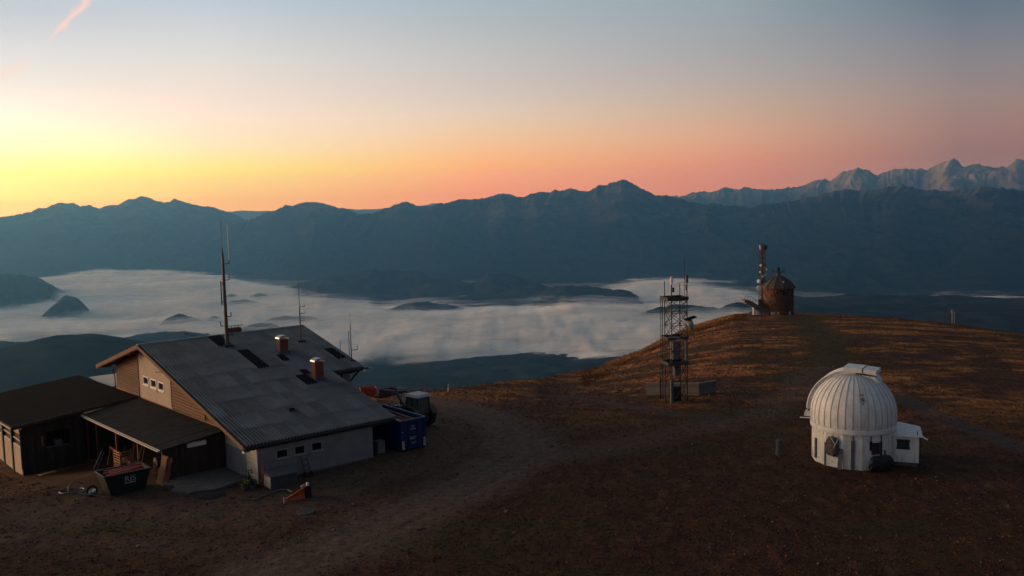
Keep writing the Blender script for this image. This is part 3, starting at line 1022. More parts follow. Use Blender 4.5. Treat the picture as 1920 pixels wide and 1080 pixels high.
def window(parent, ax, c, u0, u1, v0, v1, out, frame_mat, fw=.07, mull=0, sill=True, glass_mat=None):
    """window set into an opening; c is the wall face, out the outward sign"""
    def bx(mb, a, b, s, t, p, q):
        lo, hi = sorted((c + out * p, c + out * q))
        if ax == 'y':
            mb.box(a, b, lo, hi, s, t)
        else:
            mb.box(lo, hi, a, b, s, t)
    f = MB()
    bx(f, u0, u0 + fw, v0, v1, -.12, .025)
    bx(f, u1 - fw, u1, v0, v1, -.12, .025)
    bx(f, u0 + fw, u1 - fw, v1 - fw, v1, -.12, .025)
    bx(f, u0 + fw, u1 - fw, v0, v0 + fw, -.12, .025)
    for k in range(mull):
        um = u0 + (u1 - u0) * (k + 1) / (mull + 1)
        bx(f, um - .025, um + .025, v0 + fw, v1 - fw, -.1, .01)
    w = f.build('window', frame_mat, parent)
    p = MB()
    bx(p, u0 + fw * .5, u1 - fw * .5, v0 + fw * .5, v1 - fw * .5, -.11, -.085)
    p.build('pane', glass_mat or M['glass'], w)
    if sill:
        s_ = MB()
        bx(s_, u0 - .06, u1 + .06, v0 - .055, v0 - .002, -.05, .09)
        s_.build('sill', frame_mat, w)
    return w


# walls
fw_holes = [(1.42, 2.36, 1.50, 2.16), (2.83, 3.72, 1.50, 2.16), (4.19, 5.11, 1.50, 2.16)]
wall_holes(MB(), 'y', 0, .3, .0, 9.4, -.6, 2.80, fw_holes).build('front_wall', M['plaster'], lodge)
fram = pm('window_frame_grey', (.30, .29, .30), (.24, .23, .24), .6, 5)
for a, b, c, d in fw_holes:
    window(lodge, 'y', 0, a, b, c, d, -1, fram, .06, 0)
MB().box(0, 9.4, -.07, -.003, -.6, .10).build('plinth', M['concrete'], lodge)
gw = MB()
ghol = [(17.40, 18.72, 4.0, 4.78), (19.12, 20.50, 4.0, 4.78), (21.0, 22.34, 4.0, 4.78)]
gz0 = 2.6
wall_holes(gw, 'x', 0, .3, 15.7, 23.4, gz0, 5.2, ghol)
gw.prism([(15.7, 5.2), (23.4, 5.2), (23.4, roof_z(23.4) - .22), (RIDGE_Y, RIDGE_Z - .22), (15.7, roof_z(15.7) - .22)], 0, .3, 'x')
gw.build('gable_panel', M['cream'], lodge)
gb = MB()
gb.prism([(.3, -.6), (15.7, -.9), (15.7, roof_z(15.7) - .22), (.3, roof_z(.3) - .22)], .08, .3, 'x')
gb.prism([(15.7, -.9), (23.4, -2), (23.4, 2.6), (15.7, 2.6)], .08, .3, 'x')
gb.prism([(23.4, -2), (29.5, -2.4), (29.5, roof_z(29.5) - .22), (23.4, roof_z(23.4) - .22)], .08, .3, 'x')
gb.build('gable_wall', M['darkwood'], lodge)
for a, b, c, d in ghol:
    window(lodge, 'x', 0, a, b, c, d, -1, M['white'], .11, 0)
MB().box(-.05, 0, 18.85, 19.02, 3.78, 3.93).build('vent', M['fascia'], lodge)
MB().tube([(0, 16.9, 5.75), (-.5, 16.9, 5.85), (-.7, 17.2, 5.8)], .03, 6).build('wall_lamp', M['darksteel'], lodge)


def boards(u0, u1, z0, z1, pitch, mat, thick, top):
    """horizontal siding on the gable, each board cut by the roof line"""
    k, z = 0, z0
    while z < z1:
        zt = z + pitch * .80
        a, b = u0, u1
        if top == 'front':          # roof falls towards small Y
            lim = (zt + .24 - RIDGE_Z) / SL + RIDGE_Y
            a = max(u0, lim)
        else:
            lim = RIDGE_Y + (RIDGE_Z - .24 - zt) / .27
            b = min(u1, lim)
        if b - a > .15:
            m = MB().hexa([(-thick, a, z), (.078, a, z), (.078, b, z), (-thick, b, z),
                           (-thick * .55, a, zt), (.078, a, zt), (.078, b, zt), (-thick * .55, b, zt)])
            m.build('siding_board', mat, lodge)
        z += pitch
        k += 1


boards(23.42, 29.5, 2.75, 6.9, .25, M['log'], .05, 'back')
boards(5.3, 15.68, 3.0, 6.5, .25, M['log'], .05, 'front')
boards(.0, 1.75, .25, 3.0, .19, M['clap'], .045, 'front')
boards(1.75, 5.3, 2.0, 4.1, .19, M['clap'], .045, 'front')
MB().box(-.03, .08, 1.75, 5.3, -.6, 1.99).build('render_panel', M['plaster'], lodge)
tr = MB()
tr.hexa([(-.09, 5.3, 2.93), (0, 5.3, 2.93), (0, 23.5, 2.62), (-.09, 23.5, 2.62), (-.09, 5.3, 3.03), (0, 5.3, 3.03), (0, 23.5, 2.72), (-.09, 23.5, 2.72)])
tr.hexa([(-.09, 23.5, 2.64), (0, 23.5, 2.64), (0, 29.55, 2.64), (-.09, 29.55, 2.64), (-.09, 23.5, 2.74), (0, 23.5, 2.74), (0, 29.55, 2.74), (-.09, 29.55, 2.74)])
tr.build('base_trim', M['straww'], lodge)
MB().box(-.06, .0, 15.62, 15.74, 3.0, roof_z(15.7) - .3).build('panel_trim', M['darkwood'], lodge)
MB().box(-.06, .0, 23.36, 23.46, 2.75, roof_z(23.4) - .3).build('panel_trim', M['fascia'], lodge)
MB().tube([(-.11, 8.6, 4.4), (-.11, 8.6, 3.1)], .05, 8).build('downpipe', M['darksteel'], lodge)
MB().tube([(-.07, -.08, 2.55), (-.07, -.08, .05)], .05, 8).build('downpipe', M['white'], lodge)
MB().tube([(-.3, 29.8, 4.45), (-.1, 29.7, 3.7), (-.1, 29.7, 2.2)], .05, 8).build('downpipe', M['steel'], lodge)
# sides that face away
ow = MB()
ow.box(9.1, 9.4, .3, 9.7, -.6, 2.8)
ow.prism([(9.7, -.9), (29.5, -2), (29.5, roof_z(29.5) - .22), (RIDGE_Y, RIDGE_Z - .22), (9.7, roof_z(9.7) - .22)], 13.0, 13.3, 'x')
ow.box(9.1, 13.0, 9.7, 10.0, -.9, 5.0)
ow.box(.3, 13.0, 29.2, 29.5, -2.2, 4.9)
ow.build('rear_wall', M['plaster'], lodge)
# porch frame under the high right eave
pf = MB()
for yy in (9.75,):
    pf.bar((13.4, yy, 4.75), (14.3, yy, 4.95), .12)
    pf.bar((13.3, yy, 4.1), (14.3, yy, 4.9), .12)
    pf.bar((12.4, 9.6, 3.9), (12.4, 9.6, 4.9), .1)
pf.build('eave_bracket', M['darkwood'], lodge)

# roof
deck = MB()


def slab(mb, X0, X1, Y0, Y1, t=.2):
    mb.hexa([(X0, Y0, roof_z(Y0) - t), (X1, Y0, roof_z(Y0) - t), (X1, Y1, roof_z(Y1) - t), (X0, Y1, roof_z(Y1) - t),
             (X0, Y0, roof_z(Y0) - .03), (X1, Y0, roof_z(Y0) - .03), (X1, Y1, roof_z(Y1) - .03), (X0, Y1, roof_z(Y1) - .03)])


slab(deck, -.93, 11.28, -.08, 9.5)
slab(deck, -.93, 14.43, 9.5, RIDGE_Y)
slab(deck, -.93, 14.43, RIDGE_Y, BACK_Y)
roof = deck.build('roof', M['deck'], lodge)


def sheet_mesh(name, w, L, waves, mat, amp=.028):
    nseg = waves * 6
    mb = MB()
    vs_, fs = [], []
    for k in range(2):
        for i in range(nseg + 1):
            xx = w * i / nseg
            vs_.append((xx, k * L, amp * math.cos(2 * PI * i / 6) + (.045 if k == 0 else .03)))
    for i in range(nseg):
        fs.append((i, i + 1, nseg + 2 + i, nseg + 1 + i))
    n0 = len(vs_)
    for i in range(nseg + 1):                       # folded front lip
        vs_.append((w * i / nseg, 0.0, amp * math.cos(2 * PI * i / 6) + .005))
    for i in range(nseg):
        fs.append((i + 1, i, n0 + i, n0 + i + 1))
    mb.add(vs_, fs)
    return mb.data(name, mat)


def lay(X0, X1, cols, Y0, Y1, courses):
    w = (X1 - X0) / cols
    Lh = (Y1 - Y0) / courses
    me = sheet_mesh('roof_sheet', w + .02, Lh / math.cos(PT) + .10, 4, M['roofsheet'], .085)
    for j in range(courses):
        for i in range(cols):
            yb = Y0 + j * Lh - .0
            link('roof_sheet', me, roof, (X0 + i * w, yb, roof_z(yb) - .01 + random.uniform(-.006, .008)), (PT - .004 + random.uniform(-.002, .002), random.uniform(-.002, .002), 0))


lay(-1.0, 11.35, 12, EAVE_Y, 9.5, 4)
lay(-1.0, 14.5, 15, 9.5, RIDGE_Y, 4)
bs = sheet_mesh('rear_roof_sheet', 15.5, (BACK_Y - RIDGE_Y) / math.cos(math.atan(.27)), 90, M['roofsheet'])
link('rear_roof_sheet', bs, roof, (14.5, BACK_Y, roof_z(BACK_Y)), (math.atan(.27), 0, PI))
for i in range(31):                                  # ridge caps
    X0 = -1.0 + i * .5
    c = MB()
    c.prism([(RIDGE_Y - .28, RIDGE_Z - .02), (RIDGE_Y - .12, RIDGE_Z + .085), (RIDGE_Y + .12, RIDGE_Z + .085), (RIDGE_Y + .28, RIDGE_Z - .02)], X0 + .01, X0 + .46 + .02 * (i % 2), 'x')
    c.build('ridge_cap', M['roofsheet'], roof)


def roof_panel(X0, X1, Y0, Y1, up=.12, mat=None, name='roof_light'):
    mb = MB()
    mb.hexa([(X0, Y0, roof_z(Y0) + up - .15), (X1, Y0, roof_z(Y0) + up - .05), (X1, Y1, roof_z(Y1) + up - .05), (X0, Y1, roof_z(Y1) + up - .05),
             (X0, Y0, roof_z(Y0) + up + .03), (X1, Y0, roof_z(Y0) + up + .03), (X1, Y1, roof_z(Y1) + up + .03), (X0, Y1, roof_z(Y1) + up + .03)])
    return mb.build(name, mat or M['roofdark'], roof)


roof_panel(5.15, 6.2, 17.75, 20.0)
roof_panel(6.08, 6.98, 12.2, 16.15)
roof_panel(8.05, 9.0, 7.75, 9.55)
roof_panel(13.25, 14.1, 11.75, 14.05)
roof_panel(8.75, 9.25, 12.9, 14.2)
roof_panel(8.9, 9.5, 9.7, 10.5)
MB().box(4.45, 4.85, 3.7, 4.0, roof_z(3.85), roof_z(3.85) + .28).build('vent_cowl', M['darksteel'], roof)
# barge boards, gutter and purlin ends
for nm, X0 in (('barge_board', -1.06),):
    for z_off, t, inx in ((0, .26, 0), (-.10, .22, .07)):
        b1 = MB()
        b1.hexa([(X0 + inx, -.15, roof_z(-.15) - t + z_off), (X0 + inx + .06, -.15, roof_z(-.15) - t + z_off), (X0 + inx + .06, RIDGE_Y, RIDGE_Z - t + z_off), (X0 + inx, RIDGE_Y, RIDGE_Z - t + z_off),
                 (X0 + inx, -.15, roof_z(-.15) + .03 + z_off), (X0 + inx + .06, -.15, roof_z(-.15) + .03 + z_off), (X0 + inx + .06, RIDGE_Y, RIDGE_Z + .03 + z_off), (X0 + inx, RIDGE_Y, RIDGE_Z + .03 + z_off)])
        b1.build(nm, M['fascia'], roof)
        b2 = MB()
        b2.hexa([(X0 + inx, RIDGE_Y, RIDGE_Z - t - .06 + z_off), (X0 + inx + .06, RIDGE_Y, RIDGE_Z - t - .06 + z_off), (X0 + inx + .06, BACK_Y, roof_z(BACK_Y) - t - .06 + z_off), (X0 + inx, BACK_Y, roof_z(BACK_Y) - t - .06 + z_off),
                 (X0 + inx, RIDGE_Y, RIDGE_Z + .03 + z_off), (X0 + inx + .06, RIDGE_Y, RIDGE_Z + .03 + z_off), (X0 + inx + .06, BACK_Y, roof_z(BACK_Y) + .03 + z_off), (X0 + inx, BACK_Y, roof_z(BACK_Y) + .03 + z_off)])
        b2.build(nm, M['fascia'], roof)
for X0, Ya, Yb in ((11.36, -.15, 9.45), (14.51, 9.5, RIDGE_Y)):
    b1 = MB()
    b1.hexa([(X0, Ya, roof_z(Ya) - .2), (X0 + .05, Ya, roof_z(Ya) - .2), (X0 + .05, Yb, roof_z(Yb) - .2), (X0, Yb, roof_z(Yb) - .2),
             (X0, Ya, roof_z(Ya) + .09), (X0 + .05, Ya, roof_z(Ya) + .09), (X0 + .05, Yb, roof_z(Yb) + .09), (X0, Yb, roof_z(Yb) + .09)])
    b1.build('verge_flashing', M['steel'], roof)
for Yp in (3.0, 8.0, 13.0, 18.0, 23.0, 27.0, 30.8):
    MB().box(-.95, -.02, Yp - .09, Yp + .09, roof_z(Yp) - .46, roof_z(Yp) - .225).build('purlin', M['fascia'], roof)
MB().tube([(-1.0, -.24, 2.74), (11.35, -.24, 2.74)], .075, 8).build('gutter', M['darksteel'], roof)
MB().box(-1.0, 11.3, -.14, -.08, 2.52, 2.80).build('eave_fascia', M['darkwood'], roof)
MB().box(11.4, 14.45, 9.38, 9.44, 4.86, 5.12).build('eave_fascia', M['darkwood'], roof)
MB().tube([(11.4, 9.3, 5.06), (14.9, 9.3, 5.06)], .075, 8).build('gutter', M['darksteel'], roof)
MB().box(-.98, -.55, -.06, .28, 2.38, 2.5).build('eave_box', M['white'], roof)


def chimney(X, Y, w, d, h, cap):
    z0 = roof_z(Y) - .3
    c = MB().box(X - w / 2, X + w / 2, Y - d / 2, Y + d / 2, z0, z0 + h).build('chimney', M['brick'], lodge)
    z1 = z0 + h
    if cap == 'barrel':
        prof = [(X - w / 2 - .1, z1 + .04)] + [(X + (w / 2 + .1) * math.cos(PI - PI * k / 8), z1 + .08 + .26 * math.sin(PI * k / 8)) for k in range(9)] + [(X + w / 2 + .1, z1 + .04)]
        inner = [(x_ * .94 + X * .06, z_ - .035) for x_, z_ in prof[::-1]]
        mb = MB()
        k = len(prof)
        ring = prof + inner
        mb.prism(ring, Y - d / 2 - .08, Y + d / 2 + .08, 'y')
        mb.build('chimney_cap', M['capm'], c)
    else:
        mb = MB().box(X - w / 2 - .12, X + w / 2 + .12, Y - d / 2 - .1, Y + d / 2 + .1, z1 + .22, z1 + .29)
        mb.build('chimney_cap', M['capm'], c)
        for k in range(4):
            MB().box(X - w / 2 + .1 + k * (w - .24) / 3, X - w / 2 + .14 + k * (w - .24) / 3, Y - .05, Y + .05, z1, z1 + .22).build('cap_post', M['steel'], c)
    MB().box(X - w / 2 - .08, X + w / 2 + .08, Y - d / 2 - .12, Y + d / 2 + .1, z0 + .02, z0 + .46).build('flashing', M['steel'], c)
    return c


chimney(9.67, 14.9, .78, .6, 1.45, 'barrel')
chimney(9.57, 8.5, .78, .6, 1.75, 'barrel')
chimney(8.15, 21.6, 1.3, .7, 1.0, 'flat')

# ------------------------------------------------------------------ antenna masts standing on the roof
p = hw(5.85, 17.75, roof_z(17.75))
mast = thing('antenna_mast', 'tall thick antenna mast with short side arms standing on the lodge ridge', 'antenna mast', p, HA)
MB().box(-.35, .35, -.4, .4, -.05, .12).build('base_plate', M['darksteel'], mast)
MB().tube([(0, 0, 0), (0, 0, 3.0), (0, 0, 5.6), (0, 0, 8.1)], .17, 10, .11).build('pole', M['steel'], mast)
MB().tube([(0, 0, 8.1), (0, 0, 8.6)], .06, 8, .03).build('pole_tip', M['darksteel'], mast)
MB().tube([(0, 0, 8.6), (-.02, 0, 11.0)], .018, 6).build('whip', M['steel'], mast)
aw = MB().tube([(.0, 0, 7.2), (.42, -.35, 7.2), (.42, -.35, 7.5)], .035, 6).build('side_arm', M['darksteel'], mast)
MB().tube([(.42, -.35, 7.45), (.40, -.35, 10.6)], .028, 6).build('whip', M['white'], mast)
for z_, s in ((5.75, 1), (2.55, 1), (1.75, -1), (.95, 1.15)):
    MB().tube([(0, 0, z_), (.36 * s, -.30 * s, z_ + .05), (.36 * s, -.30 * s, z_ + .42)], .045, 6).build('side_arm', M['darksteel'], mast)
MB().tube([(-.22, .16, 3.6), (-.22, .16, 5.7)], .055, 8).build('dipole', M['darksteel'], mast)
MB().bar((-.22, .16, 5.5), (0, 0, 5.5), .05).build('dipole_clamp', M['darksteel'], mast)
MB().bar((-.22, .16, 3.9), (0, 0, 3.9), .05).build('dipole_clamp', M['darksteel'], mast)

p = hw(12.35, 16.6, roof_z(16.6))
mast = thing('antenna_mast', 'slim antenna mast with small forked arms behind the brick chimney', 'antenna mast', p, HA)
MB().box(-.35, .35, -.25, .25, -.05, .14).build('base_plate', M['darksteel'], mast)
MB().tube([(0, 0, 0), (0, 0, 3.1)], .07, 8, .055).build('pole', M['steel'], mast)
MB().tube([(0, 0, 3.1), (0, 0, 5.7)], .032, 6, .018).build('whip', M['darksteel'], mast)
for z_, s in ((3.2, 1), (2.6, 1), (1.9, .8)):
    MB().tube([(0, 0, z_), (.38 * s, -.3 * s, z_), (.38 * s, -.3 * s, z_ + .18)], .03, 6).build('side_arm', M['darksteel'], mast)
for s in (0, 1):
    MB().tube([(.03, -.02, 2.55), (.03, -.02, 3.2)], .02, 6).build('feed_line', M['darksteel'], mast)

p = hw(14.25, 11.0, roof_z(11.0))
mast = thing('antenna_mast', 'short cluster of thin whip antennas at the right roof edge', 'antenna mast', p, HA)
MB().box(-.2, .2, -.2, .2, -.05, .12).build('base_plate', M['darksteel'], mast)
MB().tube([(0, 0, 0), (0, 0, 3.3)], .05, 6, .03).build('pole', M['darksteel'], mast)
MB().tube([(0, 0, 3.3), (0, 0, 4.3)], .022, 6, .012).build('whip', M['darksteel'], mast)
MB().tube([(-.2, 0, .1), (-.2, 0, 2.7)], .03, 6).build('whip', M['steel'], mast)
MB().tube([(-.95, .2, .1), (-.95, .2, 2.0)], .022, 6).build('whip', M['steel'], mast)
MB().tube([(0, 0, .95), (.45, -.3, 1.0), (.45, -.3, 1.35)], .035, 6).build('side_arm', M['darksteel'], mast)


# ================================================================== lean-to shed against the gable
shed = thing('lean_to_shed', 'low timber lean-to shed with dark felt roof against the lodge gable', 'shed', HO, HA)


def quad_slab(mb, p, t):
    lo = [(x_, y_, z_ - t) for x_, y_, z_ in p]
    return mb.hexa(lo + list(p))


quad_slab(MB(), [(-4.95, 5.0, 2.40), (-.1, 5.0, 3.0), (-.1, 23.45, 2.70), (-4.95, 23.45, 1.92)], .12).build('roof', M['felt'], shed)
for k in range(8):                                   # raised felt seams
    Y0 = 6.6 + k * 2.15
    f = (Y0 - 5) / 18.45
    MB().bar((-4.93, Y0, 2.40 - .48 * f + .012), (-.12, Y0, 3.0 - .30 * f + .012), .06, .02).build('roof_seam', M['felt'], shed)
MB().hexa([(-5.02, 4.98, 2.27), (-4.955, 4.98, 2.27), (-4.955, 23.4, 1.79), (-5.02, 23.4, 1.79), (-5.02, 4.98, 2.43), (-4.955, 4.98, 2.43), (-4.955, 23.4, 1.95), (-5.02, 23.4, 1.95)]).build('fascia', M['clap'], shed)
MB().tube([(-5.09, 4.98, 2.33), (-5.09, 23.4, 1.85)], .06, 8).build('gutter', M['steel'], shed)
k = 0
xx = -4.5
while xx < -.5:                                      # front boards
    w_ = random.uniform(.17, .23)
    zt = 2.35 + (xx + 4.95) / 4.85 * .6
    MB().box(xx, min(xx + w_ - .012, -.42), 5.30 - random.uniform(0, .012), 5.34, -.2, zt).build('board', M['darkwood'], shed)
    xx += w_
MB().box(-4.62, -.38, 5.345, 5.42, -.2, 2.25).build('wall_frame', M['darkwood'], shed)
MB().box(-.42, -.06, 5.26, 5.34, -.2, 3.0).build('corner_board', M['darkwood'], shed)
MB().box(-2.92, -1.5, 5.22, 5.275, 2.16, 2.50).build('sign_board', M['white'], shed)
for Yp in (5.38, 10.5, 15.5, 20.5, 23.2):
    zt = 2.28 - .48 * (Yp - 5) / 18.45
    MB().box(-4.72, -4.56, Yp - .08, Yp + .08, -2, zt).build('post', M['redwood'], shed)
    MB().box(-4.56, -.2, Yp - .05, Yp + .05, zt - .16, zt).build('rafter', M['darkwood'], shed)
yy = 5.5
while yy < 23.2:                                     # inner boards against the lodge
    w_ = random.uniform(.35, .6)
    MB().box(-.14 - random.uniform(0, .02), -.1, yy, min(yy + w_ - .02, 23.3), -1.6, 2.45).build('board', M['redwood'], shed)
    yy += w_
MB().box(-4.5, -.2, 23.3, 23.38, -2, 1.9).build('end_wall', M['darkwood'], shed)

# ================================================================== annex with the wide dark roof
annex = thing('annex_building', 'flat dark-roofed annex with white parapet at the far left', 'annex', HO, HA)
quad_slab(MB(), [(-10.35, 23.5, 1.74), (-.12, 23.5, 2.78), (-.12, 41.2, 2.33), (-10.35, 41.2, 1.29)], .16).build('roof', M['felt2'], annex)
MB().hexa([(-10.35, 23.42, 1.52), (-.12, 23.42, 2.56), (-.12, 23.48, 2.56), (-10.35, 23.48, 1.52), (-10.35, 23.42, 1.78), (-.12, 23.42, 2.82), (-.12, 23.48, 2.82), (-10.35, 23.48, 1.78)]).build('verge_board', M['darkwood'], annex)
MB().hexa([(-10.43, 23.5, 1.55), (-10.36, 23.5, 1.55), (-10.36, 41.2, 1.1), (-10.43, 41.2, 1.1), (-10.43, 23.5, 1.78), (-10.36, 23.5, 1.78), (-10.36, 41.2, 1.33), (-10.43, 41.2, 1.33)]).build('fascia', M['darkwood'], annex)
MB().tube([(-10.5, 23.4, 1.66), (-10.5, 41.2, 1.2)], .06, 8).build('gutter', M['clap'], annex)
xx = -9.45
while xx < -4.8:                                     # front boarding with the dark opening left free
    w_ = random.uniform(.2, .28)
    zt = 1.62 + (xx + 10.35) * .1
    for z0_, z1_ in (((-2.4, zt),) if not (-8.0 < xx < -5.9) else ((-2.4, -.45), (.85, zt))):
        MB().box(xx, xx + w_ - .012, 23.88 - random.uniform(0, .015), 23.94, z0_, z1_).build('board', M['darkwood'], annex)
    xx += w_
MB().box(-9.5, -.2, 25.6, 25.7, -2.4, 1.5).build('inner_wall', M['darkwood'], annex)
MB().box(-7.9, -6.0, 23.86, 23.99, -.52, -.44).build('opening_sill', M['greywood'], annex)
MB().box(-7.0, -6.4, 24.4, 24.9, -2.4, -.1).build('cabinet', M['greywood'], annex)
MB().box(-8.15, -8.0, 23.82, 23.878, -.3, .55).build('wall_box', pm('amber_box', (.30, .14, .02), None, .7, 5), annex)
# left wall: white parapet, brown window band, rails and posts
MB().box(-9.62, -9.45, 23.95, 41.0, -2.8, -.35).build('parapet', M['cream'], annex)
MB().box(-9.56, -9.5, 23.95, 41.0, .75, 1.35).build('upper_panel', M['cream'], annex)
for j, Yp in enumerate((23.98, 27.3, 30.6, 34.0, 37.4, 40.8)):
    MB().box(-9.72, -9.40, Yp - .16, Yp + .16, -2.8, 1.35).build('post', M['darksteel'], annex)
for Ya in (24.2, 27.5, 30.85, 34.25, 37.65):
    w = MB().box(-9.50, -9.47, Ya, Ya + 2.95, -.33, .74).build('window', pm('brown_glazing', (.07, .022, .016), (.05, .015, .012), .3, 3), annex)
    MB().box(-9.60, -9.51, Ya, Ya + 2.95, .20, .27).build('window_rail', M['white'], w)
    MB().box(-9.60, -9.51, Ya, Ya + 2.95, -.345, -.27).build('window_rail', M['white'], w)
MB().box(-.12, .0, 29.6, 41.1, -2.5, 2.2).build('inner_side_wall', M['darkwood'], annex)
MB().tube([(-9.75, 23.9, 1.45), (-9.75, 23.9, -2.0)], .045, 6).build('downpipe', M['steel'], annex)

# pale corrugated roof seen past the lodge's back corner
lowb = thing('low_outbuilding', 'low outbuilding with pale corrugated roof behind the lodge corner', 'outbuilding', hw(0, 0), HA)
sm = sheet_mesh('roof_sheet', 1.0, 6.4, 5, pm('pale_sheet', (.55, .47, .42), (.46, .39, .35), .6, 2, rnd=.06), .03)
for i in range(5):
    link('roof_sheet', sm, lowb, (.6 + i * .98, 34.2, 1.9), (.02, 0, 0))
MB().box(.7, 5.4, 34.5, 40.4, -3, 1.84).build('wall', M['redwood'], lowb)
MB().box(.55, 5.5, 34.08, 34.16, 1.62, 1.92).build('eave_fascia', M['redwood'], lowb)


# ================================================================== around the lodge
def hg(X, Y, dz=0.0):
    """a point of the ground in the lodge's axes"""
    q = hw(X, Y)
    return np.array([q[0], q[1], float(terr(q[0], q[1])) + dz])


# concrete apron in front of the shed
ap = MB()
n_, m_ = 8, 8
vs_, fs = [], []
for j in range(m_ + 1):
    for i in range(n_ + 1):
        X, Y = -4.9 + 4.8 * i / n_, .9 + 4.5 * j / m_
        X += (.35 * math.sin(j * 1.7) if i == 0 else 0)
        Y += (.25 * math.sin(i * 1.3) if j == 0 else 0)
        q = hw(X, Y)
        vs_.append((q[0], q[1], .16))
for j in range(m_):
    for i in range(n_):
        fs.append((j * (n_ + 1) + i, j * (n_ + 1) + i + 1, (j + 1) * (n_ + 1) + i + 1, (j + 1) * (n_ + 1) + i))
ap.add(vs_, fs)
k0 = len(ap.v)
ap.add([(a, b, -.3) for a, b, c in vs_], [tuple(reversed(f)) for f in fs])
edge = [i for i in range(n_ + 1)] + [j * (n_ + 1) + n_ for j in range(1, m_ + 1)] + [m_ * (n_ + 1) + i for i in range(n_ - 1, -1, -1)] + [j * (n_ + 1) for j in range(m_ - 1, 0, -1)]
ap.f += [(edge[i], edge[i - 1], edge[i - 1] + k0, edge[i] + k0) for i in range(len(edge))]
tag(ap.build('pavement', M['concrete']), 'pale concrete apron between shed front and lodge corner', kind='structure')

# dark green skip
skip = thing('skip_container', 'dark green open skip with pale lettering in front of the lean-to', 'skip', hg(-7.45, 5.35), HA)
Lk, Wk, Hk = 1.75, .95, 1.55


def skip_shell(L0, L1, W0, W1, z0, z1, t):
    out_b = [(-L0, -W0, z0), (L0, -W0, z0), (L0, W0, z0), (-L0, W0, z0)]
    out_t = [(-L1, -W1, z1), (L1, -W1, z1), (L1, W1, z1), (-L1, W1, z1)]
    in_t = [(-L1 + t, -W1 + t, z1), (L1 - t, -W1 + t, z1), (L1 - t, W1 - t, z1), (-L1 + t, W1 - t, z1)]
    in_b = [(-L0 + t, -W0 + t, z0 + t), (L0 - t, -W0 + t, z0 + t), (L0 - t, W0 - t, z0 + t), (-L0 + t, W0 - t, z0 + t)]
    mb = MB()
    fs = [(3, 2, 1, 0)]
    for a in (0, 4, 8):
        fs += [(a + i, a + (i + 1) % 4, a + 4 + (i + 1) % 4, a + 4 + i) for i in range(4)]
    fs.append((12, 13, 14, 15))
    return mb.add(out_b + out_t + in_t + in_b, fs)


skip_shell(1.15, 1.55, .82, .95, .05, 1.45, .06).build('body', M['green'], skip)
rim = MB()
for a, b in (((-1.58, -.97), (1.58, -.97)), ((1.58, -.97), (1.58, .97)), ((1.58, .97), (-1.58, .97)), ((-1.58, .97), (-1.58, -.97))):
    rim.bar((*a, 1.47), (*b, 1.47), .09, .07)
rim.build('rim', M['green'], skip)
for xx in (-.95, .95):
    MB().bar((xx, -.86, .12), (xx * 1.15, -.985, 1.42), .09, .05).build('rib', M['green'], skip)
ld = MB()
for k in range(9):
    a = random.uniform(-.3, .3)
    ld.bar((-1.3 + random.uniform(0, .5), -.75 + k * .18, 1.38 + .03 * (k % 3)), (1.1 + random.uniform(0, .3), -.75 + k * .18 + a * .3, 1.42 + .05 * (k % 4)), .12, .06)
ld.build('load', M['redp'], skip)


def text_part(body, size, parent, loc, rot, mat, name='lettering', ext=.004, sx_=1.0):
    c = bpy.data.curves.new(name, 'FONT')
    c.body = body
    c.size = size
    c.extrude = ext
    c.align_x = 'CENTER'
    c.materials.append(mat)
    tmp = bpy.data.objects.new(name, c)
    COL.objects.link(tmp)
    me = bpy.data.meshes.new_from_object(tmp.evaluated_get(bpy.context.evaluated_depsgraph_get()))
    bpy.data.objects.remove(tmp)
    me.materials.clear()
    me.materials.append(mat)
    o = link(name, me, parent)
    o.location = loc
    o.rotation_euler = rot
    o.scale = (sx_, 1, 1)
    return o


palelet = pm('pale_lettering', (.38, .40, .42), (.30, .32, .34), .7, 5)
text_part('RJS', .52, skip, (.15, -.945, .88), (PI / 2 + .09, 0, 0), palelet, sx_=1.15)
MB().hexa([(-.25, -.925, .74), (.5, -.925, .74), (.5, -.915, .74), (-.25, -.915, .74), (-.25, -.935, .80), (.5, -.935, .80), (.5, -.92, .80), (-.25, -.92, .80)]).build('lettering_line', palelet, skip)
# steel drawbar frame at the skip's left end
dr = thing('trailer_frame', 'pale tubular drawbar frame with hoop at the left end of the skip', 'trailer frame', hg(-9.75, 5.55), HA)
MB().tube([(-1.0, -.5, .42), (.6, -.75, .28)], .04, 6).build('rail', M['steel'], dr)
MB().tube([(-1.0, -.5, .42), (.5, .6, .55)], .04, 6).build('rail', M['steel'], dr)
MB().tube([(-.6, -.1, .45), (.7, -.9, .10)], .045, 6).build('rail', M['straww'], dr)
MB().tube([(-.75 + .55 * math.cos(a), -.1 + .3 * math.sin(a), .75 + .42 * math.sin(a)) for a in np.linspace(0, PI * 1.1, 12)], .03, 6).build('hoop', M['steel'], dr)
MB().tube([(-.8, -.45, .0), (-.8, -.45, .5)], .035, 6).build('prop', M['steel'], dr)
MB().tube([(.25 + .33 * math.cos(a), .1, .36 + .33 * math.sin(a)) for a in np.linspace(0, 2 * PI, 20, endpoint=False)], .07, 8, closed=True).build('wheel', M['black'], dr)

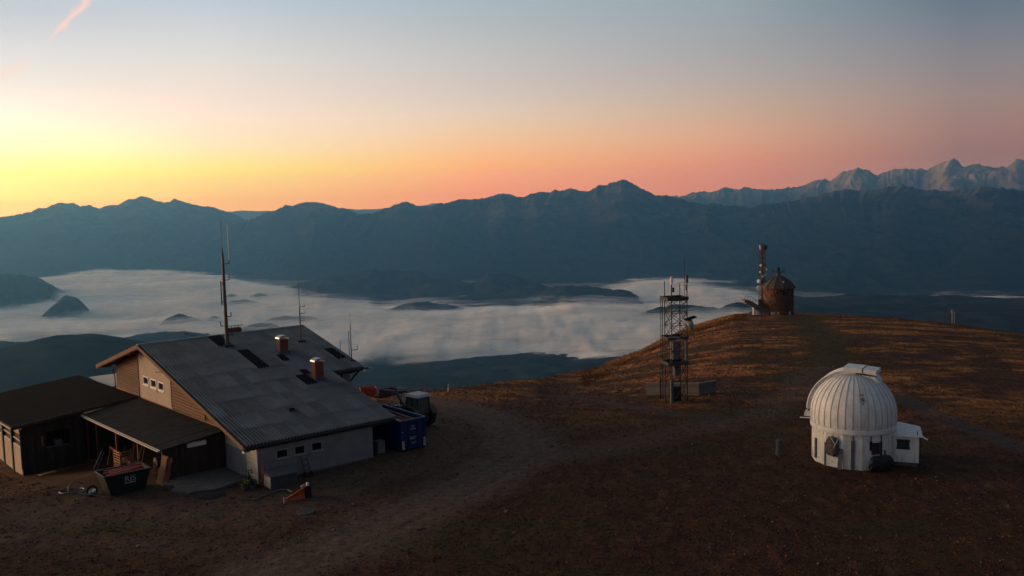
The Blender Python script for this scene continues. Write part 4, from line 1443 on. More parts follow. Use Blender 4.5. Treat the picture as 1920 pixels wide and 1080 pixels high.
# junk under the lean-to
jk = 'odds and ends stored under the lean-to'
for k, (X, Y, X2, Y2, h, w_, mat_) in enumerate(((-5.35, 9.4, -4.85, 9.0, 2.1, .10, 'straww'), (-5.3, 8.6, -4.95, 8.2, 2.1, .08, 'straww'),
                                                  (-5.5, 19.2, -4.85, 18.8, 1.55, .2, 'clap'), (-5.4, 18.4, -4.9, 18.0, 1.5, .18, 'greywood'), (-5.0, 16.9, -4.5, 16.5, 1.6, .16, 'redwood'),
                                                  (-4.9, 12.2, -4.4, 11.7, 1.9, .2, 'redwood'), (-5.0, 11.0, -4.6, 11.6, 1.95, .14, 'redwood'))):
    a, b = hg(X, Y), hw(X2, Y2)
    o = MB().bar(a - np.array([0, 0, .02]), (b[0], b[1], a[2] + h), w_, .05).build('leaning_plank', M[mat_])
    tag(o, ('pale thin pole leaning under the shed eave, nearer the skip' if k == 0 else 'pale thin pole leaning under the shed eave, second from the skip' if k == 1 else
            'wide pale plank leaning at the far end of the lean-to' if k == 2 else 'grey plank leaning beside the wide pale plank in the lean-to' if k == 3 else
            'reddish plank leaning in the far half of the lean-to' if k == 4 else 'broad reddish plank leaning in the middle of the lean-to' if k == 5 else 'narrow reddish plank crossing the broad one in the lean-to'), 'plank', jk)
cr = thing('wire_crate', 'pale slatted crate standing in the open lean-to', 'crate', hg(-4.6, 14.4, .55), HA + .1)
MB().box(-.5, .5, -.6, .6, -.75, -.02).build('stand', M['redwood'], cr)
for s in (-1, 1):
    for t in (-1, 1):
        MB().box(s * .45 - .03, s * .45 + .03, t * .55 - .03, t * .55 + .03, 0, 1.0).build('post', M['greywood'], cr)
for k in range(5):
    MB().box(-.50, -.46, -.58, .58, .04 + k * .2, .12 + k * .2).build('slat', M['straww'], cr)
    MB().box(-.44, .44, -.60, -.56, .04 + k * .2, .12 + k * .2).build('slat', M['straww'], cr)
bm_ = thing('timber_stack', 'stack of dark red timbers lying under the lean-to', 'timber', hg(-4.0, 12.2), HA)
for k in range(7):
    MB().bar((-.5 + .16 * (k % 4), -2.4, .12 + .2 * (k // 4)), (-.5 + .18 * (k % 4), 2.6 + .3 * (k % 3), .14 + .2 * (k // 4)), .15, .13).build('timber', M['redwood'], bm_)
bb = thing('trestle', 'reddish trestle with a cross beam in the lean-to', 'trestle', hg(-4.4, 16.2), HA)
MB().bar((-.2, -1.6, 1.45), (-.1, 1.6, 1.38), .12).build('beam', M['redp'], bb)
for s in (-1.3, 1.2):
    MB().bar((-.5, s, 0), (-.15, s, 1.4), .09).build('leg', M['redwood'], bb)
    MB().bar((.2, s, 0), (-.15, s, 1.4), .09).build('leg', M['redwood'], bb)
mr_ = thing('machine_reel', 'small pale-hubbed reel in the shadow of the lean-to', 'reel', hg(-4.3, 7.6), HA)
MB().tube([(-.15, 0, .9), (.15, 0, .9)], .38, 14).build('drum', M['tarp'], mr_)
MB().tube([(-.2, 0, .9), (.2, 0, .9)], .12, 10).build('hub', M['clap'], mr_)
for s in (-.22, .22):
    MB().bar((s, -.3, 0), (s, 0, .95), .06).build('leg', M['darksteel'], mr_)
    MB().bar((s, .3, 0), (s, 0, .95), .06).build('leg', M['darksteel'], mr_)

# sawn slabs leaning on the shed corner
def slab_board(X, Y, w, h, tilt, mat, label, seed):
    r_ = random.Random(seed)
    L_, R_ = [], []
    for k in range(9):
        z_ = h * k / 8
        L_.append((-w / 2 + r_.uniform(-.07, .07), z_))
        R_.append((w / 2 + r_.uniform(-.07, .07), z_))
    o = MB().prism(L_ + R_[::-1], -.05, .05, 'y').build('wood_slab', mat)
    o.location = [float(v) for v in hg(X, Y, -.04)]
    o.rotation_euler = (tilt, .12, HA - 1.15)
    return tag(o, label, 'wood slab')


slab_board(-5.15, 4.95, .55, 2.05, -.22, M['straww'], 'bright orange-lit wood slab leaning at the shed corner', 3)
slab_board(-4.75, 4.75, .5, 1.9, -.12, M['redwood'], 'dark reddish wood slab leaning right of the bright slab', 4)

# hose ring and small litter
g = hit(135, 922)
tag(MB().tube([(g[0] + .82 * math.cos(a), g[1] + .62 * math.sin(a), g[2] + .06 + .03 * math.sin(3 * a)) for a in np.linspace(0, 2 * PI, 40, endpoint=False)], .045, 6, closed=True).build('hose_ring', M['steel']),
    'thin grey hose loop lying on the ground left of the skip', 'hose')
g = hit(171, 928)
bag = MB()
for k in range(26):
    a, b = random.uniform(0, 2 * PI), random.uniform(0, .25)
    bag.bar((g[0] + b * math.cos(a), g[1] + b * math.sin(a), g[2]), (g[0] + .3 * math.cos(a + 1), g[1] + .25 * math.sin(a + 1), g[2] + random.uniform(.05, .35)), .16, .05)
tag(bag.build('crumpled_sheet', pm('blue_white_plastic', (.55, .62, .66), (.02, .12, .2), .5, 3.5, contrast=(.45, .55))), 'crumpled blue and white plastic sheet on the ground before the skip', 'plastic sheet')
tag(MB().bar(hg(-8.9, 22.1, .06), hg(-7.6, 22.5, .06), .45, .05).build('loose_board', M['straww']), 'single pale board lying in front of the annex', 'board')
mo = MB().lathe([(0.001, .20), (.35, .17), (.7, .1), (1.0, .02), (1.1, -.08)], 26)
mo.v = [(x_ * (1.15 + .12 * math.sin(3 * math.atan2(y_, x_))), y_ * (.85 + .1 * math.cos(2 * math.atan2(y_, x_))), z_ + .02 * math.sin(9 * x_ + 5 * y_)) for x_, y_, z_ in mo.v]
o = mo.build('gravel_heap', pm('dark_grit', (.022, .023, .027), (.012, .012, .015), .95, 9, bump=.6), smooth=True)
o.location = [float(v) for v in hit(392, 930)]
tag(o, 'low dark heap on the ground before the concrete apron', 'heap')


# potted plants at the lodge corner
def potted(px, py, label, hgt, flowers, seed):
    g = hit(px, py)
    r_ = random.Random(seed)
    t = thing('potted_plant', label, 'plant', g, 0, 'plants at the lodge corner')
    MB().lathe([(.001, 0), (.2, 0), (.27, .32), (.24, .32), (.22, .27), (.001, .27)], 14).build('pot', M['tarp'], t)
    lf = MB()
    fl = MB()
    for k in range(70):
        a, b, z_ = r_.uniform(0, 2 * PI), r_.uniform(.05, .42), r_.uniform(.3, hgt)
        p0 = Vector((b * .4 * math.cos(a), b * .4 * math.sin(a), z_ - .1))
        p1 = Vector((b * math.cos(a), b * math.sin(a), z_ + r_.uniform(-.05, .12)))
        s_ = Vector((-math.sin(a), math.cos(a), r_.uniform(-.5, .5))) * .055
        tgt = fl if (flowers and k % 3 == 0) else lf
        tgt.add([p0, (p0 + p1) / 2 + s_, p1, (p0 + p1) / 2 - s_], [(0, 1, 2, 3)])
    lf.build('leaves', M['leaf'], t)
    if flowers:
        fl.build('flowers', flowers, t)


potted(459, 919, 'low potted plant with yellow flowers by the lodge corner', .75, M['yellow'], 1)
potted(468, 912, 'taller dark potted plant behind the yellow flowers at the lodge corner', 1.25, None, 2)
potted(474, 917, 'low potted plant with dull violet flowers right of the yellow one', .62, pm('violet_flower', (.10, .07, .16), None, .8, 4), 5)

for k, (X, Y, h) in enumerate(((.22, -.30, 1.42), (.52, -.42, 1.15))):
    o = MB().lathe([(.001, 0), (.11, 0), (.12, .04), (.10, h * .5), (.085, h - .06), (.05, h), (.001, h)], 12).build('marker_post', M['orred'], smooth=True)
    o.location = [float(v) for v in hg(X, Y)]
    o.rotation_euler = (-.10, .03, HA)
    tag(o, 'tall red plastic marker post leaning on the lodge corner' if k == 0 else 'shorter red plastic marker post beside the grey chest', 'marker post', 'red marker posts')

chest = thing('storage_chest', 'grey lidded storage chest before the lodge front wall', 'chest', hg(1.15, -1.1), HA)
MB().prism([(-.55, -.1), (.55, -.1), (.55, .98), (-.55, .80)], -1.0, 1.0, 'x').build('body', pm('chest_grey', (.065, .065, .072), (.05, .05, .056), .8, 4), chest)
MB().hexa([(-1.08, -.63, .80), (1.08, -.63, .80), (1.08, .6, 1.0), (-1.08, .6, 1.0), (-1.08, -.63, .87), (1.08, -.63, .87), (1.08, .6, 1.07), (-1.08, .6, 1.07)]).build('lid', pm('lid_grey', (.10, .10, .115), (.075, .075, .085), .7, 4), chest)
MB().box(-1.02, -.985, -.5, .5, 0, .78).build('end_panel', M['clap'], chest)

ht = thing('hand_truck', 'dark hand truck leaning on the lodge front wall', 'hand truck', hg(3.45, -.62), HA)
for s in (-.22, .22):
    MB().tube([(s, -.15, .12), (s, .38, 1.25), (s * 1.9, .2, 1.42)], .03, 6).build('rail', M['darksteel'], ht)
    MB().tube([(s * 1.2 - .05, -.12, .17), (s * 1.2 + .05, -.12, .17)], .17, 12).build('wheel', M['black'], ht)
for z_ in (.4, .75, 1.1):
    MB().bar((-.22, -.15 + .47 * (z_ - .12), z_), (.22, -.15 + .47 * (z_ - .12), z_), .035).build('crossbar', M['darksteel'], ht)
MB().box(-.28, .28, -.5, -.15, .06, .09).build('toe_plate', M['darksteel'], ht)

g = hit(556, 936)
plough = thing('plough_blade', 'orange plough blade with pale fittings lying in the yard', 'plough blade', g, HA - .15)
prof = [(-.25 + .18 * math.cos(a), .42 + .42 * math.sin(a)) for a in np.linspace(-PI / 2, PI / 2, 8)]
mb = MB()
vs_, fs = [], []
for k, xx in enumerate((-.75, -.3, .2, .75)):
    hgt = .30 + .75 * ((xx + .75) / 1.5)
    for (py_, pz_) in prof:
        vs_.append((xx, py_, pz_ * hgt))
    for (py_, pz_) in prof[::-1]:
        vs_.append((xx, py_ + .07, pz_ * hgt + .01))
k = len(prof) * 2
for i in range(3):
    fs += [(i * k + j, i * k + (j + 1) % k, (i + 1) * k + (j + 1) % k, (i + 1) * k + j) for j in range(k)]
fs += [tuple(range(k - 1, -1, -1)), tuple(3 * k + j for j in range(k))]
mb.add(vs_, fs).build('blade', M['orange'], plough)
MB().box(.55, .95, -.3, .45, 0, .78).build('end_block', M['black'], plough)
MB().tube([(-1.3, -.35, .08), (-.9, -.3, .16), (-.3, -.2, .34)], .035, 6).build('push_arm', M['steel'], plough)
MB().tube([(-.98, -.42, .02), (-.95, -.3, .42)], .05, 6).build('pin', M['capm'], plough)
MB().box(.35, .6, -.15, .1, .74, .86).build('bracket', M['capm'], plough)
MB().box(.72, .86, -.1, .1, .78, .98).build('bracket', M['white'], plough)
pts = [hit(*q) for q in ((473, 941), (490, 933), (508, 927), (525, 921), (540, 921), (548, 925))]
tag(MB().tube([(q[0], q[1], q[2] + .07) for q in pts], .05, 6).build('ground_hose', M['steel']), 'pale hose curving across the ground left of the plough blade', 'hose')
g = hit(573, 961)
mh = thing('manhole_cover', 'round manhole cover ring set in the dirt yard', 'manhole cover', g + np.array([0, 0, .03]))
MB().lathe([(.55, -.1), (.55, .03), (.42, .035), (.42, -.1)], 28).build('ring', pm('ring_grey', (.075, .066, .06), None, .9, 5), mh)
MB().lathe([(.001, .02), (.415, .02), (.415, -.08)], 28).build('lid', M['darksteel'], mh)

# ------------------------------------------------------------------ blue roll-off container
ct = thing('roll_off_container', 'blue open roll-off container with striped corner plates beside the lodge', 'container', hg(12.98, 2.85), HA)
skip_shell(1.13, 1.13, 3.0, 3.0, .2, 2.45, .07).build('body', M['blue'], ct)
rm = MB()
for a, b in (((-1.17, -3.04), (1.17, -3.04)), ((1.17, -3.04), (1.17, 3.04)), ((1.17, 3.04), (-1.17, 3.04)), ((-1.17, 3.04), (-1.17, -3.04))):
    rm.bar((*a, 2.49), (*b, 2.49), .11, .1)
rm.build('rim', pm('blue_rim_paint', (.03, .075, .2), None, .5, 4), ct)
for xx in (-1.13, -.42, .42, 1.13):
    MB().box(xx - .06, xx + .06, -3.09, -3.0, .2, 2.44).build('end_rib', M['blue'], ct)
for k in range(7):
    MB().box(-1.2, -1.13, -2.8 + k * .93, -2.66 + k * .93, .2, 2.44).build('side_rib', M['blue'], ct)
for s in (-.45, .45):
    MB().box(s - .09, s + .09, -3.0, 3.0, .0, .2).build('skid', M['darksteel'], ct)
for xx in (-1.02, 1.02):
    MB().tube([(xx - .07, -2.9, .12), (xx + .07, -2.9, .12)], .13, 12).build('roller', M['darksteel'], ct)
stripe_w = pm('stripe_white', (.62, .60, .60), None, .6, 5)
stripe_r = pm('stripe_red', (.45, .04, .05), None, .6, 5)
for xx in (-.98, 1.0):
    pl = MB().box(xx - .10, xx + .10, -3.135, -3.095, .25, .92).build('warning_plate', stripe_w, ct)
    for k in range(4):
        z0_ = .27 + k * .165
        MB().add([(xx - .1, -3.139, z0_), (xx + .1, -3.139, z0_ + .14), (xx + .1, -3.139, z0_ + .22), (xx - .1, -3.139, z0_ + .08)], [(0, 1, 2, 3)]).build('red_stripe', stripe_r, pl)
text_part('rz', .34, ct, (.0, -3.01, 1.85), (PI / 2, 0, 0), palelet)
MB().box(-.25, .3, -3.012, -3.002, 1.68, 1.74).build('lettering_line', palelet, ct)
MB().box(-.3, .32, -3.012, -3.002, 1.05, 1.10).build('lettering_line', palelet, ct)
MB().box(-.3, .2, -3.012, -3.002, .92, .97).build('lettering_line', palelet, ct)
MB().box(-.15, .25, -3.012, -3.002, .58, .64).build('lettering_line', palelet, ct)
MB().box(-1.05, -.92, -3.01, -3.002, 1.55, 1.62).build('lettering_line', palelet, ct)
for k in range(10):
    MB().bar((-1.0 + k * .2, -2.8, 2.22 + .05 * (k % 3)), (-1.0 + k * .21 + random.uniform(-.2, .2), 2.6, 2.25 + .06 * (k % 4)), .17, .06).build('load_plank', M['straww'] if k in (1, 2) else M['redwood'], ct)

cb = thing('utility_cabinet', 'small grey cabinet at the foot of the lodge wall by the container', 'cabinet', hg(10.55, .95), HA)
MB().box(-.32, .32, -.3, .3, -.1, .92).build('body', pm('cabinet_grey', (.16, .16, .18), None, .7, 4), cb)
MB().box(-.36, .36, -.34, .34, .92, .97).build('lid', M['steel'], cb)

# ------------------------------------------------------------------ tractor with front loader
g = gz(786, 800, 0)
TR = thing('tractor', 'tractor with pale cab roof and raised front loader behind the blue container', 'tractor', (g[0], g[1] + .6, float(terr(g[0], g[1]))), math.radians(48))
# local axes: +Y forward (turned to the left and away), X right
tg = pm('tractor_green', (.05, .068, .042), (.032, .045, .03), .5, 4)


def wheel(x_, y_, r_, w_, name='wheel'):
    w = link(name, None, TR, (x_, y_, r_))
    s = MB()
    n_ = 28
    prof = [(r_ * .58, -w_ / 2), (r_ * .9, -w_ / 2), (r_, -w_ * .36), (r_, w_ * .36), (r_ * .9, w_ / 2), (r_ * .58, w_ / 2)]
    t = MB().lathe([(a, b) for a, b in prof], n_)
    t.v = [(z_, x2, y2) for x2, y2, z_ in t.v]
    for k in range(22):                        # lugs
        a = 2 * PI * k / 22
        for sg in (-1, 1):
            b = a + sg * .07
            t.bar((0, math.cos(a) * r_ * 1.01, math.sin(a) * r_ * 1.01), (sg * w_ * .45, math.cos(b + .12) * r_ * 1.0, math.sin(b + .12) * r_ * 1.0), .07, .09)
    t.build('tyre', M['black'], w)
    rr = MB().lathe([(.001, .1), (r_ * .2, .1), (r_ * .3, .02), (r_ * .56, -.02), (r_ * .6, .12), (r_ * .6, -.12), (.001, -.1)], 20)
    rr.v = [(z_, x2, y2) for x2, y2, z_ in rr.v]
    rr.build('rim', pm('rim_paint', (.34, .33, .28), None, .6, 5), w)


for s in (-1, 1):
    wheel(s * .92, 0, .90, .52)
    wheel(s * .85, 2.65, .66, .42)
    f = MB().lathe([(.98, -.3), (1.04, -.3), (1.04, .3), (.98, .3)], 14, (0, 0, 0), .15, PI - .25)
    f.v = [(z_ + s * .92, x2, y2 + .9) for x2, y2, z_ in f.v]
    f.build('fender', tg, TR)
    MB().bar((s * .5, 1.2, 1.5), (s * .55, 2.2, 2.75), .14, .2).build('loader_arm', M['steel'], TR)
    MB().bar((s * .55, 2.2, 2.75), (s * .55, 4.1, 2.35), .14, .2).build('loader_arm', M['steel'], TR)
    MB().tube([(s * .52, 1.6, 1.2), (s * .56, 2.9, 2.5)], .05, 8).build('ram', M['capm'], TR)
    MB().tube([(s * .56, 2.5, 2.95), (s * .56, 4.1, 2.85)], .045, 8).build('ram', M['capm'], TR)
    MB().box(s * .62 - .09, s * .62 + .09, -.92, -.86, 1.45, 1.62).build('tail_light', M['redp'], TR)
    MB().tube([(s * .9, 1.1, 1.9), (s * 1.12, 1.1, 2.05)], .02, 6).build('mirror_arm', M['darksteel'], TR)
    MB().box(s * 1.12 - .09, s * 1.12 + .09, 1.08, 1.12, 1.95, 2.3).build('mirror', M['darksteel'], TR)
MB().prism([(1.05, .75), (3.1, .75), (3.2, 1.05), (3.1, 1.5), (2.2, 1.62), (1.05, 1.7)], -.38, .38, 'x').build('hood', tg, TR)
MB().box(-.35, .35, -.75, 1.2, .55, 1.15).build('chassis', M['darksteel'], TR)
MB().bar((-.9, 0, .9), (.9, 0, .9), .25).build('axle', M['darksteel'], TR)
MB().bar((-.85, 2.65, .66), (.85, 2.65, .66), .18).build('axle', M['darksteel'], TR)
cab = MB()
for a, b in (((-.72, -.62, 1.1), (-.66, -.5, 2.72)), ((.72, -.62, 1.1), (.66, -.5, 2.72)), ((-.72, 1.05, 1.1), (-.66, .85, 2.72)), ((.72, 1.05, 1.1), (.66, .85, 2.72)), ((-.74, .15, 1.1), (-.68, .15, 2.72)), ((.74, .15, 1.1), (.68, .15, 2.72))):
    cab.bar(a, b, .08)
cab.box(-.75, .75, -.65, 1.08, 1.05, 1.25)
cb_ = cab.build('cab', M['darksteel'], TR)
MB().hexa([(-.79, -.72, 2.70), (.79, -.72, 2.70), (.79, 1.02, 2.70), (-.79, 1.02, 2.70), (-.68, -.6, 2.92), (.68, -.6, 2.92), (.68, .88, 2.92), (-.68, .88, 2.92)]).build('cab_roof', pm('cab_roof_paint', (.52, .51, .47), None, .6, 4), cb_)
gl = pm('cab_glass', (.085, .10, .10), (.06, .07, .07), .1, 3, spec=.6)
for pts in (((-.70, -.6, 1.27), (.70, -.6, 1.27), (.65, -.49, 2.69), (-.65, -.49, 2.69)), ((-.70, 1.03, 1.27), (.70, 1.03, 1.27), (.65, .84, 2.69), (-.65, .84, 2.69)),
            ((-.72, -.58, 1.27), (-.72, 1.0, 1.27), (-.665, .82, 2.69), (-.665, -.47, 2.69)), ((.72, -.58, 1.27), (.72, 1.0, 1.27), (.665, .82, 2.69), (.665, -.47, 2.69))):
    MB().add(pts, [(0, 1, 2, 3)]).build('window', gl, cb_)
MB().box(-.3, .3, -.2, .3, 1.25, 1.75).build('seat', M['black'], cb_)
MB().tube([(.3, 1.9, 1.5), (.3, 1.9, 2.4)], .05, 8).build('exhaust', M['darksteel'], TR)
bk_ = MB().prism([(4.0, 2.1), (4.75, 2.2), (4.85, 2.27), (4.2, 2.3), (4.1, 2.95), (4.0, 2.95)], -1.0, 1.0, 'x').build('loader_bucket', M['redwood'], TR)
MB().bar((-.6, 3.2, 2.5), (.6, 3.2, 2.5), .1).build('loader_crossbar', M['darksteel'], TR)

g = hit(690, 741)
tub = thing('orange_tub', 'orange-red open tub on the skyline behind the lodge roof', 'tub', g, .25)
skip_shell(.70, .80, .45, .52, -.08, .78, .05).build('body', M['orred'], tub)
for a, b in (((-.83, -.55), (.83, -.55)), ((.83, -.55), (.83, .55)), ((.83, .55), (-.83, .55)), ((-.83, .55), (-.83, -.55))):
    MB().bar((*a, .79), (*b, .79), .06).build('rim', M['orred'], tub)
g = hit(840, 734)
mk_ = thing('marker_pole', 'short white marker pole on the grassy edge right of the tractor', 'marker pole', g, 0)
MB().tube([(0, 0, -.1), (.06, 0, .75)], .05, 8).build('pole', M['white'], mk_)
MB().tube([(.045, 0, .5), (.055, 0, .62)], .056, 8).build('red_band', M['redp'], mk_)

# ================================================================== observatory
OB = thing('observatory', 'white domed observatory with a small flat-roofed side room', 'observatory', (dome_c[0], dome_c[1], float(terr(dome_c[0], dome_c[1], False)) - .03), 0)
RAD, DRH = 2.86, 2.52
face = math.atan2(-dome_c[1], -dome_c[0])            # direction from the dome towards the road, local angle of the front
NS = 14
wp = []
for k in range(NS):                                  # drum built of flat wall panels
    a0, a1 = face + 2 * PI * (k - .5) / NS, face + 2 * PI * (k + .5) / NS
    r1 = RAD * 1.0
    p0, p1 = (r1 * math.cos(a0), r1 * math.sin(a0)), (r1 * math.cos(a1), r1 * math.sin(a1))
    q0, q1 = (p0[0] * .94, p0[1] * .94), (p1[0] * .94, p1[1] * .94)
    o = MB().prism([p0, p1, q1, q0], -.15, DRH, 'z').build('wall_panel', M['drum'], OB)
    wp.append(o)
    # bolt heads top and bottom
    mx_, my_ = (p0[0] + p1[0]) / 2, (p0[1] + p1[1]) / 2
    ux_, uy_ = (p1[0] - p0[0]), (p1[1] - p0[1])
    nx_, ny_ = math.cos((a0 + a1) / 2), math.sin((a0 + a1) / 2)
    for t in (-.18, .2):
        for z_ in (.42, DRH - .22):
            c = Vector((mx_ + ux_ * t, my_ + uy_ * t, z_))
            MB().tube([c - Vector((nx_, ny_, 0)) * .02, c + Vector((nx_, ny_, 0)) * .05], .06, 8).build('bolt', M['white'], o)


def on_drum(ang_deg, z_, out=.0):
    a = face + math.radians(ang_deg)
    seg = 2 * PI / NS
    loc_ = (a - face + seg / 2) % seg - seg / 2
    rr = RAD * math.cos(seg / 2) / math.cos(loc_)
    return Vector(((rr + out) * math.cos(a), (rr + out) * math.sin(a), z_))


def strip(ang, z0, z1, w, mat, name, d=.06, lean=0.0):
    a = face + math.radians(ang)
    c0, c1 = on_drum(ang, z0, d / 2 + .004 + lean), on_drum(ang, z1, d / 2 + .004)
    t = Vector((-math.sin(a), math.cos(a), 0))
    o_ = Vector((math.cos(a), math.sin(a), 0))
    return MB().hexa([c0 - t * w / 2 - o_ * d / 2, c0 + t * w / 2 - o_ * d / 2, c0 + t * w / 2 + o_ * d / 2, c0 - t * w / 2 + o_ * d / 2,
                      c1 - t * w / 2 - o_ * d / 2, c1 + t * w / 2 - o_ * d / 2, c1 + t * w / 2 + o_ * d / 2, c1 - t * w / 2 + o_ * d / 2]).build(name, mat, OB)


sg = pm('strip_grey', (.10, .10, .11), (.07, .07, .08), .7, 4)
strip(-62, .3, 1.75, .22, M['tarp'], 'batten')
strip(-40, .05, 1.7, .10, M['darksteel'], 'batten')
strip(-16, .0, 1.45, .30, sg, 'leaning_board', .05, .22)
strip(0.5, -.1, 2.1, .26, sg, 'batten')
strip(0.5, 2.1, DRH, .05, M['darksteel'], 'cable')
strip(25.5, 1.4, 2.05, .16, M['black'], 'bracket')
strip(41.5, .75, 2.0, .14, M['black'], 'bracket')
strip(50, .3, 1.3, .18, M['greywood'], 'leaning_board', .04, .1)
# barred window on the right of the front
a = face + math.radians(33.5)
wn_ = strip(33.5, 1.15, 1.92, .72, pm('barred_pane', (.05, .012, .018), (.03, .01, .012), .4, 4), 'window', .03)
for k in range(6):
    c0 = on_drum(33.5, 1.12, .05) + Vector((-math.sin(a), math.cos(a), 0)) * (-.34 + k * .135)
    MB().tube([c0, c0 + Vector((0, 0, .82))], .016, 6).build('bar', M['steel'], wn_)
for z_ in (1.12, 1.3, 1.92):
    c0 = on_drum(33.5, z_, .05)
    t = Vector((-math.sin(a), math.cos(a), 0))
    MB().bar(c0 - t * .38, c0 + t * .38, .04).build('bar', M['darksteel'], wn_)
strip(25.5, DRH - .5, DRH, .04, M['darksteel'], 'cable')
strip(41.5, DRH - .5, DRH, .04, M['darksteel'], 'cable')
# base ring of the dome
MB().lathe([(RAD * .9, DRH - .03), (RAD + .10, DRH - .03), (RAD + .12, DRH + .05), (RAD + .12, DRH + .30), (RAD + .05, DRH + .36), (RAD * .9, DRH + .36)], 64).build('dome_ring', M['dome'], OB)
# dome of gores
DZ, DR_ = DRH + .36, 3.0
HC = .70                                             # short straight skirt below the hemisphere
shell = link('dome', None, OB, (0, 0, DZ))
NG = 36
prof = [(DR_ * .985, 0), (DR_, HC * .5), (DR_, HC)] + [(DR_ * math.cos(t), HC + DR_ * .985 * math.sin(t)) for t in np.linspace(.12, PI / 2 - .03, 12)]
gore = MB().lathe(prof, 3, (0, 0, 0), 0.008, 2 * PI / NG - .008)
gm_ = gore.data('dome_panel', M['dome'], False)
rib = MB()
for i in range(len(prof) - 1):
    (r0, z0), (r1, z1) = prof[i], prof[i + 1]
    rib.bar((r0, 0, z0), (r1, 0, z1), .055, .05, up=(0, 1, 0))
rm_ = rib.data('dome_rib', pm('dome_seam', (.40, .39, .38), (.34, .33, .32), .6, 3))
for k in range(NG):
    link('dome_panel', gm_, shell, None, (0, 0, 2 * PI * k / NG))
    link('dome_rib', rm_, shell, None, (0, 0, 2 * PI * k / NG))
for t in (.22, .62):
    MB().tube([(DR_ * 1.0 * math.cos(t) * math.cos(b), DR_ * 1.0 * math.cos(t) * math.sin(b), HC + DR_ * .985 * math.sin(t)) for b in np.linspace(0, 2 * PI, 72, endpoint=False)], .012, 4, closed=True).build('seam_ring', M['dome'], shell)
MB().lathe([(DR_ * .96, 0), (DR_ * .96, HC), (DR_ * .68, HC + DR_ * .68), (.001, HC + DR_ * .95)], 24).build('liner', M['black'], shell)
# shutter band over the top, running left-right
sl = link('shutter', None, OB, (0, 0, DZ + HC))
sl.rotation_euler = (0, 0, math.radians(-31))
RS = DR_ + .11
for s in (-1, 1):
    MB().tube([(RS * 1.0 * math.cos(t), s * .78, RS * math.sin(t)) for t in np.linspace(PI * .42, PI * .99, 22)], .06, 6).build('shutter_rail', M['dome'], sl)
bandm = MB()
tt = np.linspace(PI * .47, PI * .985, 22)
vs_, fs = [], []
for t in tt:
    for r_, yy_ in ((RS - .50, -.74), (RS + .05, -.74), (RS + .05, .74), (RS - .50, .74)):
        vs_.append((r_ * math.cos(t), yy_, r_ * math.sin(t)))
for i in range(len(tt) - 1):
    fs += [(i * 4 + j, i * 4 + (j + 1) % 4, i * 4 + 4 + (j + 1) % 4, i * 4 + 4 + j) for j in range(4)]
fs += [(3, 2, 1, 0), tuple((len(tt) - 1) * 4 + j for j in range(4))]
bandm.add(vs_, fs).build('shutter_leaf', M['dome'], sl)
MB().hexa([(-.55, -.86, RS - .10), (.72, -.86, RS - .12), (.72, .86, RS - .12), (-.55, .86, RS - .10), (-.55, -.86, RS + .24), (.72, -.86, RS + .20), (.72, .86, RS + .20), (-.55, .86, RS + .24)]).build('shutter_lid', M['dome'], sl)
MB().hexa([(.80, -.82, RS - .12), (1.72, -.82, RS - .22), (1.72, .82, RS - .22), (.80, .82, RS - .12), (.80, -.82, RS + .17), (1.72, -.82, RS + .10), (1.72, .82, RS + .10), (.80, .82, RS + .17)]).build('shutter_lid', M['dome'], sl)
MB().prism([(.4, .92 * RS), (1.6, RS - .36), (1.9, RS - .75), (1.5, RS - .95)], -.70, .70, 'y').build('shutter_frame', M['dome'], sl)
MB().bar((1.65, -.86, RS - .02), (2.1, -.95, RS - .04), .05).build('shutter_handle', M['darksteel'], sl)
MB().box(.72, .80, -.7, .7, RS - .15, RS + .06).build('shutter_gap', M['black'], sl)
MB().box(-3.42, -2.9, -.35, .35, -.62, -.35).build('shutter_motor', M['drum'], sl)
MB().bar((-3.75, -.3, -.78), (-2.95, -.3, -.74), .07).build('motor_bracket', M['drum'], sl)
MB().bar((-3.45, .2, -.35), (-3.05, .2, .05), .07).build('motor_bracket', M['drum'], sl)
dk = MB()
r_ = random.Random(5)
for k in range(26):                                  # flaked paint patches on the front of the dome
    b = face + math.radians(r_.gauss(13, 2.2))
    t = r_.gauss(.50, .05)
    rr = DR_ + .012
    c = Vector((rr * math.cos(t) * math.cos(b), rr * math.cos(t) * math.sin(b), HC + rr * .985 * math.sin(t)))
    e1 = Vector((-math.sin(b), math.cos(b), 0)) * r_.uniform(.02, .05)
    e2 = Vector((-math.sin(t) * math.cos(b), -math.sin(t) * math.sin(b), math.cos(t))) * r_.uniform(.02, .05)
    dk.add([c - e1 - e2, c + e1 - e2, c + e1 + e2, c - e1 + e2], [(0, 1, 2, 3)])
dk.build('flaked_paint', M['greywood'], shell)
# side room
sr = link('side_room', None, OB, (0, 0, 0), (0, 0, face + math.radians(90)))      # local X: viewer's right; local Y: away from the viewer
sb_ = MB()
wall_holes(sb_, 'y', -.92, -.72, 2.45, 4.42, .28, 2.18, [(2.98, 3.78, 1.25, 1.92)])
sb_.box(4.22, 4.42, -.72, 1.7, .28, 2.18)
sb_.box(2.45, 4.22, 1.5, 1.7, .28, 2.18)
sb_.build('room_wall', M['drum'], sr)
MB().box(2.5, 4.35, -.85, 1.6, -.2, .275).build('footing', M['concrete'], sr)
MB().hexa([(2.3, -1.12, 2.19), (4.68, -1.12, 2.19), (4.68, 1.85, 2.19), (2.3, 1.85, 2.19), (2.3, -1.1, 2.42), (4.6, -1.05, 2.30), (4.6, 1.8, 2.30), (2.3, 1.8, 2.72)]).build('room_roof', M['dome'], sr)
w2 = MB().box(2.98, 3.78, -.86, -.83, 1.25, 1.92).build('room_window', pm('room_pane', (.06, .07, .075), (.03, .035, .04), .3, 4), sr)
